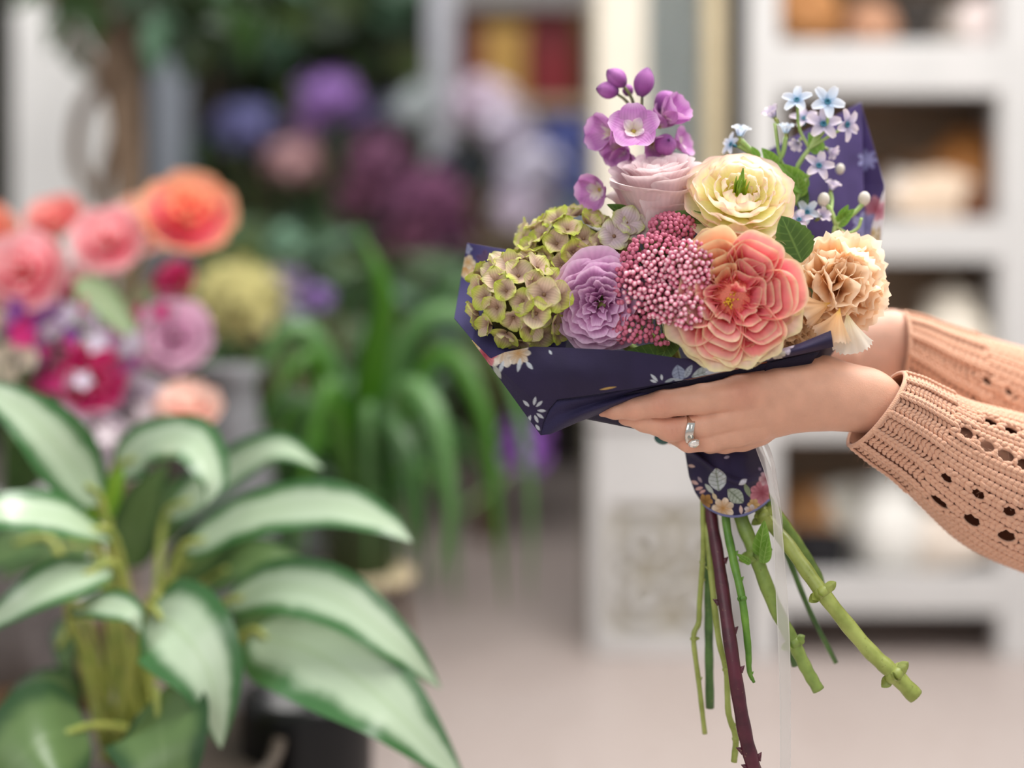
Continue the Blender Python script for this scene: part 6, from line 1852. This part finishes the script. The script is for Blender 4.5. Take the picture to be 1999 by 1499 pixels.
def chain(rows):
    """rows of (px, py, d, r px) -> world points and radii."""
    return np.array([P(*r[:3]) for r in rows]), np.array([PX(r[3], r[2]) for r in rows])


def hand_mesh(name, palm, fingers, lo, hi, h, m, kn, tone):
    pp = [chain(c) for c in palm]
    ff = [chain(c) for c in fingers]
    wr = [(np.asarray(P(*a[:3])), PX(a[3])) for a in kn]

    def fn(X, Y, Z):
        d = None
        for p, r in pp:
            e = cone_sd(X, Y, Z, p, r, 1.25)
            d = e if d is None else smin(d, e, 0.010)
        f = None
        for p, r in ff:
            e = cone_sd(X, Y, Z, p, r)
            f = e if f is None else smin(f, e, 0.0009)
        d = smin(d, f, 0.0045)
        for c, r in wr:      # knuckle creases
            q = np.sqrt((X - c[0]) ** 2 + (Y - c[1]) ** 2 + (Z - c[2]) ** 2)
            w = np.exp(-(q / r) ** 2)
            d = d + 0.00028 * w * np.sin((X - c[0]) * 2300 + 0.6 * np.sin((Z - c[2]) * 500))
        return d
    v, f = surface_net(fn, lo, hi, h)
    base = np.array(lin(tone))
    red, pale = np.array(lin('#d08a74')), np.array(lin('#ecc4ae'))
    w = np.zeros(len(v))
    for c, r in wr:
        w = np.maximum(w, np.exp(-(np.linalg.norm(v - c, axis=1) / (r * 1.3)) ** 2))
    for p, r in ff:
        w = np.maximum(w, 0.8 * np.exp(-(np.linalg.norm(v - p[-1], axis=1) / 0.011) ** 2))
    mo = hnoise(v[:, 0] * 160, v[:, 2] * 160 + v[:, 1] * 90, 4)
    col = base * (1 - 0.45 * w[:, None]) + red * 0.45 * w[:, None]
    col = col * (0.94 + 0.12 * mo[:, None])
    return Geo().add(v, f, col=col).mesh(name, [m])


s_ = NT('skin')
_c = s_.attr('col', 'Color')
_hs = s_.n('HueSaturation')
s_.l(_c, _hs.inputs['Color'])
s_.l(s_.math('ADD', 0.95, s_.math('MULTIPLY', s_.noise(240, 4), 0.1)), _hs.inputs['Value'])
s_.base(_hs.outputs[0])
s_.set(Roughness=0.48, Specular_IOR_Level=0.35, Subsurface_Weight=0.2, Subsurface_Radius=(0.004, 0.0016, 0.0009), Subsurface_Scale=1.0, Sheen_Weight=0.06)
_v = s_.n('TexVoronoi')
_v.inputs['Scale'].default_value = 1300
s_.l(s_.n('TexCoord').outputs['Object'], _v.inputs['Vector'])
s_.bump(s_.math('ADD', _v.outputs['Distance'], s_.math('MULTIPLY', s_.noise(500, 4), 1.0)), 0.22, 0.0004)
M_SKIN = s_.m

person = thing('person', 'person in a peach cable-knit sweater, two hands holding out the bouquet', 'person', T(P(2100, 900, 1.02)))
PW = person.matrix_basis.copy()

near_palm = [[(2400, 1060, 1.06, 66), (2100, 965, 1.01, 60), (1930, 905, 0.986, 54), (1800, 840, 0.970, 49), (1690, 778, 0.952, 48), (1600, 760, 0.943, 46), (1520, 762, 0.940, 40), (1448, 768, 0.938, 35)],
             [(1710, 772, 0.950, 42), (1600, 768, 0.945, 48), (1520, 780, 0.942, 44), (1452, 802, 0.940, 33)],
             [(1720, 800, 0.950, 40), (1600, 786, 0.946, 46), (1520, 800, 0.944, 38), (1456, 832, 0.944, 29)],
             [(1700, 795, 0.953, 38), (1600, 794, 0.950, 38), (1520, 818, 0.950, 30), (1462, 848, 0.952, 22)],
             [(1680, 758, 0.955, 36), (1610, 735, 0.957, 40), (1540, 725, 0.954, 28)]]
near_fing = [[(1475, 765, 0.938, 37), (1440, 769, 0.936, 35), (1370, 779, 0.935, 29.5), (1295, 788, 0.937, 26.5), (1238, 797, 0.941, 22), (1200, 801, 0.944, 17), (1176, 804, 0.946, 10)],
             [(1475, 803, 0.940, 33), (1440, 812, 0.939, 30), (1380, 829, 0.939, 25), (1312, 838, 0.942, 23.5), (1258, 824, 0.947, 19), (1222, 814, 0.951, 15), (1200, 808, 0.954, 10)],
             [(1480, 833, 0.944, 28), (1440, 846, 0.942, 26), (1390, 858, 0.942, 23.5), (1345, 861, 0.946, 21.5), (1300, 842, 0.956, 17), (1275, 830, 0.968, 14)],
             [(1485, 848, 0.952, 21), (1450, 860, 0.951, 20), (1415, 866, 0.952, 18.5), (1385, 867, 0.960, 17), (1372, 860, 0.976, 15), (1372, 850, 0.99, 12)],
             [(1545, 724, 0.953, 27), (1480, 722, 0.948, 22), (1420, 727, 0.946, 20), (1360, 737, 0.946, 17), (1322, 745, 0.946, 12)]]
lo = P(2500, 1180, 1.0) * 0
lo = np.array((0.055, 0.885, CAMZ - 0.25))
hi = np.array((0.56, 1.10, CAMZ - 0.05))
hand = link('hand', hand_mesh('hand', near_palm, near_fing, lo, hi, 0.0011, M_SKIN,
            [(1290, 788, 0.928, 26), (1312, 838, 0.934, 22), (1448, 766, 0.926, 26), (1236, 797, 0.939, 16), (1345, 861, 0.94, 18)], '#d9a58b'), person, world=PW)
tag(hand, 'near hand with a silver ring, fingers pointing away from the sleeve')
far_palm = [[(2400, 930, 1.16, 66), (2050, 812, 1.12, 62), (1850, 725, 1.085, 54), (1730, 672, 1.066, 50), (1640, 690, 1.06, 48), (1560, 730, 1.055, 44)],
            [(1740, 700, 1.066, 44), (1640, 722, 1.06, 50), (1540, 770, 1.05, 40)], [(1740, 650, 1.068, 46), (1650, 670, 1.066, 46), (1570, 700, 1.062, 40)]]
far_fing = [[(1560, 715, 1.06, 34), (1480, 740, 1.062, 28), (1420, 775, 1.055, 24), (1375, 790, 1.04, 19), (1355, 795, 1.03, 14)],
            [(1550, 745, 1.055, 33), (1470, 780, 1.055, 27), (1405, 812, 1.045, 22), (1360, 825, 1.03, 18), (1345, 828, 1.02, 13)],
            [(1545, 770, 1.052, 30), (1470, 806, 1.05, 25), (1400, 835, 1.036, 21), (1345, 846, 1.018, 17), (1315, 847, 1.004, 13)],
            [(1550, 785, 1.05, 26), (1480, 822, 1.046, 21), (1410, 848, 1.03, 19), (1340, 856, 1.006, 15.5), (1296, 854, 0.99, 11.5)],
            [(1640, 690, 1.05, 36), (1570, 690, 1.03, 28), (1500, 700, 1.02, 23), (1450, 715, 1.012, 18)]]
lo2 = np.array((0.085, 0.955, CAMZ - 0.22))
hi2 = np.array((0.60, 1.20, CAMZ - 0.02))
hand2 = link('hand', hand_mesh('hand', far_palm, far_fing, lo2, hi2, 0.0018, M_SKIN, [(1470, 780, 1.05, 24)], '#dcae98'), person, world=PW)
tag(hand2, 'far hand behind the bouquet, mostly hidden')
# its teal fingernail peeking out below the near fingers
NM = NT('nail_varnish')
NM.base('#0f5a52')
NM.set(Roughness=0.12, Coat_Weight=0.6)
tag(link('fingernail', Geo().ell((0, 0, 0), (0.0052, 0.0014, 0.0034), np.array(Matrix.Rotation(0.35, 3, 'Y')), 14, 9).mesh('fingernail', [NM.m]), hand2, world=Matrix.Identity(4), M=T(P(1291, 858, 0.986))), 'teal varnished fingernail')

# ---- the ring: a wavy silver band with a set stone
ring = thing('ring', 'silver wavy-band ring with a raised setting on a finger of the near hand', 'ring', T(P(1345, 838, 0.941)))
M_SILV = mat('silver', '#d8d4cc', 0.14, 0.04, 40, metallic=1.0)
th = np.linspace(0, 2 * PI, 49)
cx, cz = P(1343, 838, 0.9405), PX(25.6)
prof = []
for a in th[:-1]:
    off = 0.0014 * math.sin(2 * a + 0.6) + 0.0016 * (1 - math.cos(a)) * 0.5
    base_ = cx + np.array((off, -cz * math.sin(a), cz * math.cos(a)))
    out = np.array((0, -math.sin(a), math.cos(a)))
    w = 0.0028
    prof.append([base_ + np.array((-w, 0, 0)) + out * 0.0002, base_ + np.array((-w * .9, 0, 0)) + out * 0.0011, base_ + np.array((-w * .3, 0, 0)) + out * 0.0008, base_ + np.array((w * .3, 0, 0)) + out * 0.0008, base_ + np.array((w * .9, 0, 0)) + out * 0.0011, base_ + np.array((w, 0, 0)) + out * 0.0002])
RWM = ring.matrix_basis.copy()
link('band', Geo().grid(np.array(prof), cu=True).mesh('band', [M_SILV]), ring, world=RWM)
c_st = P(1353, 860, 0.932)
dirv = unit((0.2, -0.7, -0.7))
Ms = frame(dirv, c_st)
prof = [(0.0001, 0.0035), (0.0026, 0.0035), (0.0042, 0.0022), (0.0040, 0.0012), (0.0022, -0.0010), (0.0014, -0.004)]
so = link('setting', Geo().lathe(prof, 8).mesh('setting', [M_SILV], False), ring, world=RWM)
so.matrix_basis = Ms
s_ = NT('clear_stone')
s_.base('#f4f2ee')
s_.set(Roughness=0.05, Metallic=0.6)
link('stone', Geo().lathe([(0.0001, 0.0048), (0.0018, 0.0046), (0.0034, 0.0034), (0.0036, 0.0028)], 8).mesh('stone', [s_.m], False), so)

# ---- knitted sleeves
s_ = NT('peach_yarn')
_n = s_.noise(380, 3)
s_.base(s_.mix(_n, '#d09a7c', '#e8ba9e'))
s_.set(Roughness=0.85, Sheen_Weight=0.35, Sheen_Roughness=0.5, Specular_IOR_Level=0.15)
_w = s_.n('TexWave', wave_type='BANDS', bands_direction='DIAGONAL')
_w.inputs['Scale'].default_value = 300
_w.inputs['Distortion'].default_value = 2
s_.l(s_.n('TexCoord').outputs['Object'], _w.inputs['Vector'])
s_.bump(s_.math('ADD', _w.outputs['Fac'], s_.noise(1500, 3)), 0.35, 0.0005)
M_YARN = s_.m
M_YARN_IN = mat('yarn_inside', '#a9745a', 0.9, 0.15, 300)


def sleeve(label, top, bot, d0, d1, ncol, rows, rib_rows, holes, seed, seg=(8, 5), hd=0.84):
    """A knitted sleeve around the arm: a plain inner tube with eyelet openings and, over it, every stitch as two slanted strands."""
    m = 400
    tp, bt = spline(np.array(top, float), m), spline(np.array(bot, float), m)
    dd = np.linspace(d0, d1, m)
    Tw = np.array([P(a[0], a[1], d) for a, d in zip(tp, dd)])
    Bw = np.array([P(a[0], a[1], d) for a, d in zip(bt, dd)])
    Cw, Aw = (Tw + Bw) / 2, (Tw - Bw) / 2
    arc = np.r_[0, np.cumsum(np.linalg.norm(np.diff(Cw, axis=0), axis=1))]
    total = arc[-1]

    def at(theta, s, off=0.0):
        theta, s = np.broadcast_arrays(np.asarray(theta, float), np.asarray(s, float))
        c = np.stack([np.interp(s, arc, Cw[:, k]) for k in range(3)], -1)
        a = np.stack([np.interp(s, arc, Aw[:, k]) for k in range(3)], -1)
        la = np.linalg.norm(a, axis=-1, keepdims=True)
        h = la * hd
        off = np.asarray(off)[..., None] if np.ndim(off) else off
        return c + a * (1 + off / la) * np.cos(theta)[..., None] + np.array((0, -1.0, 0)) * (h + off) * np.sin(theta)[..., None]

    # eyelets: from pixel to sleeve coordinates on the camera side
    th_g, s_g = np.meshgrid(np.linspace(0.05, PI - 0.05, 160), np.linspace(0, total, 240), indexing='ij')
    pg = at(th_g, s_g)
    gx = 999.5 + pg[..., 0] / pg[..., 1] * FPX
    gy = HORIZON - (pg[..., 2] - CAMZ) / pg[..., 1] * FPX
    ey = []
    for (hx, hy, ha, hb) in holes:
        i = np.unravel_index(np.argmin((gx - hx) ** 2 + (gy - hy) ** 2), gx.shape)
        ey.append((th_g[i], s_g[i], PX(ha) * 1.3, PX(hb) * 1.3))

    def hole(theta, s, grow=1.0):
        la = np.interp(s, arc, np.linalg.norm(Aw, axis=1))
        k = np.zeros(np.broadcast(theta, s).shape, bool)
        for (t0, s0, ra, rb) in ey:
            u = ((theta - t0 + PI) % (2 * PI) - PI) * la
            w = s - s0
            k |= (w / (ra * grow)) ** 2 + (u / (rb * grow)) ** 2 < 1
        return k

    o = tag(link('sleeve', None, person), label)
    # inner tube
    nt, ns = 150, 170
    TH, S_ = np.meshgrid(np.linspace(0, 2 * PI, nt, endpoint=False), np.linspace(0.0, total, ns), indexing='ij')
    p = at(TH, S_, -0.0012)
    g = Geo().grid(p, cu=True)
    hk = hole(TH, S_, 0.95).ravel()
    f = g.f[0]
    g.f[0] = f[~hk[f].any(1)]
    g.m[0] = np.zeros(len(g.f[0]))
    link('lining', g.mesh('lining', [M_YARN_IN]), o, world=PW)
    # stitches
    pitch = total / rows
    rg = np.random.default_rng(seed)
    J, I = np.meshgrid(np.arange(rows), np.arange(ncol), indexing='ij')
    J, I = J.ravel(), I.ravel()
    out_p, out_d, out_r, out_L, out_W = [], [], [], [], []
    for side in (-1, 1):
        rib = J < rib_rows
        ridge = rib & (I % 3 == 0)
        th0 = (I + 0.5 + side * 0.25) / ncol * 2 * PI
        s0 = (J + 0.5 + 0.12 * rg.standard_normal(len(J)) * 0.3) * pitch
        dth = np.where(rib & ~ridge, 0.42, 0.20) * side * 2 * PI / ncol
        ds = np.where(rib & ~ridge, 0.42, 0.66) * pitch
        alt = np.where(rib & ~ridge, np.where((I % 2) == 0, 1, -1), 1)
        bulge = np.where(ridge, 0.0016, np.where(rib, -0.0002, 0.0006 + 0.0006 * np.sin(I * 2 * PI / 9 + J * 0.28)))
        keep = ~hole(th0, s0, 1.12)
        # strands beside an eyelet stand a little proud
        bulge = bulge + np.where(hole(th0, s0, 1.75), 0.0008, 0)
        a = at(th0 - dth * alt, s0 - ds, bulge)
        b = at(th0 + dth * alt * 0.6, s0 + ds, bulge)
        c = (a + b) / 2
        nrm = at(th0, s0, bulge + 0.001) - at(th0, s0, bulge)
        lat = np.linalg.norm(at(th0 + PI / ncol, s0) - at(th0 - PI / ncol, s0), axis=1)
        L = np.linalg.norm(b - a, axis=1) / 2 * 1.18
        W = np.minimum(lat * 0.30, pitch * 0.62)
        out_p.append(c[keep]); out_d.append((b - a)[keep]); out_r.append(nrm[keep]); out_L.append(L[keep]); out_W.append(W[keep])
    C = np.concatenate(out_p); D = np.concatenate(out_d); N = np.concatenate(out_r); L = np.concatenate(out_L); W = np.concatenate(out_W)
    D /= np.linalg.norm(D, axis=1)[:, None]
    N = N - D * (N * D).sum(1)[:, None]
    N /= np.linalg.norm(N, axis=1)[:, None] + 1e-9
    B = np.cross(D, N)
    nu, nv = seg
    tt = np.linspace(0, 2 * PI, nu, endpoint=False)
    ph = np.linspace(0, PI, nv)
    Tq, Fq = np.meshgrid(tt, ph, indexing='ij')
    q = np.stack([np.cos(Fq), np.sin(Fq) ** 0.8 * np.cos(Tq), np.sin(Fq) ** 0.8 * np.sin(Tq) * 0.85], -1).reshape(-1, 3)
    bend = (1 - q[:, 0] ** 2) * 0.35
    V = C[:, None] + D[:, None] * (q[:, 0] * 1.0)[None, :, None] * L[:, None, None] + B[:, None] * q[:, 1][None, :, None] * W[:, None, None] + N[:, None] * (q[:, 2] + bend)[None, :, None] * W[:, None, None]
    idx = np.arange(nu * nv).reshape(nu, nv)
    idx2 = np.vstack([idx, idx[:1]])
    ft = np.stack([idx2[:-1, :-1], idx2[1:, :-1], idx2[1:, 1:], idx2[:-1, 1:]], -1).reshape(-1, 4)
    Fc = (ft[None] + (np.arange(len(C)) * nu * nv)[:, None, None]).reshape(-1, 4)
    tag(link('stitches', Geo().add(V.reshape(-1, 3), Fc).mesh('stitches', [M_YARN]), o, world=PW), kind='stuff')
    # the strand that rings each eyelet
    g = Geo()
    for (t0, s0, ra, rb) in ey:
        la = np.interp(s0, arc, np.linalg.norm(Aw, axis=1))
        q = np.linspace(0, 2 * PI, 29)
        g.tube(at(t0 + rb * 1.0 * np.sin(q) / la, s0 + ra * 1.0 * np.cos(q), 0.0012 + 0.0005 * np.sin(q * 7)), 0.00145 * (1 + 0.22 * np.sin(q * 7)), 8, caps=False)
    tag(link('eyelet_strands', g.mesh('eyelet_strands', [M_YARN]), o, world=PW), kind='stuff')
    # rolled edge of the cuff and loose fuzz
    e = at(np.linspace(0, 2 * PI, 90), np.zeros(90) + 0.0006, 0.0006)
    g = Geo().tube(e, 0.0016, 7, caps=False)
    link('cuff_edge', g.mesh('cuff_edge', [M_YARN]), o, world=PW)
    g = Geo()
    for k in range(420):
        t0, s0 = rg.uniform(0, 2 * PI), rg.uniform(0, total * 0.75)
        b = at(t0, s0, 0.001)
        n_ = unit(at(t0, s0, 0.01) - b)
        r3 = rg.standard_normal(3) * 0.6
        g.tube([b, b + (n_ + r3) * 0.0016, b + (n_ * 1.3 + r3 * 1.6 + rg.standard_normal(3) * .4) * 0.0026], [0.00009, 0.00008, 0.00004], 3, caps=False)
    tag(link('fuzz', g.mesh('fuzz', [M_YARN]), o, world=PW), kind='stuff')
    return o


sleeve('near sleeve with ribbed cuff and open eyelets', [(1762, 729), (1800, 741), (1832, 757), (1900, 788), (1999, 816), (2120, 850), (2300, 900)], [(1659, 868), (1700, 900), (1742, 930), (1808, 992), (1888, 1058), (1990, 1108), (2150, 1160)],
       0.955, 1.02, 39, 54, 13, [(1885, 846, 16, 11), (1925, 872, 16, 11), (1962, 889, 18, 11), (1932, 826, 15, 10), (1972, 842, 15, 10), (1999, 908, 16, 11), (1846, 931, 14, 8), (1834, 975, 21, 11), (1909, 964, 15, 9), (1897, 1013, 19, 13), (1971, 996, 14, 10), (1964, 1043, 19, 14)], 3)
sleeve('far sleeve, partly behind the near one', [(1764, 612), (1800, 620), (1850, 638), (1999, 684), (2120, 720), (2300, 780)], [(1752, 745), (1790, 780), (1850, 830), (1990, 925), (2110, 985), (2300, 1060)],
       1.066, 1.12, 36, 50, 15, [(1925, 745, 12, 9), (1965, 765, 12, 8), (1915, 790, 12, 8)], 5, (6, 5))
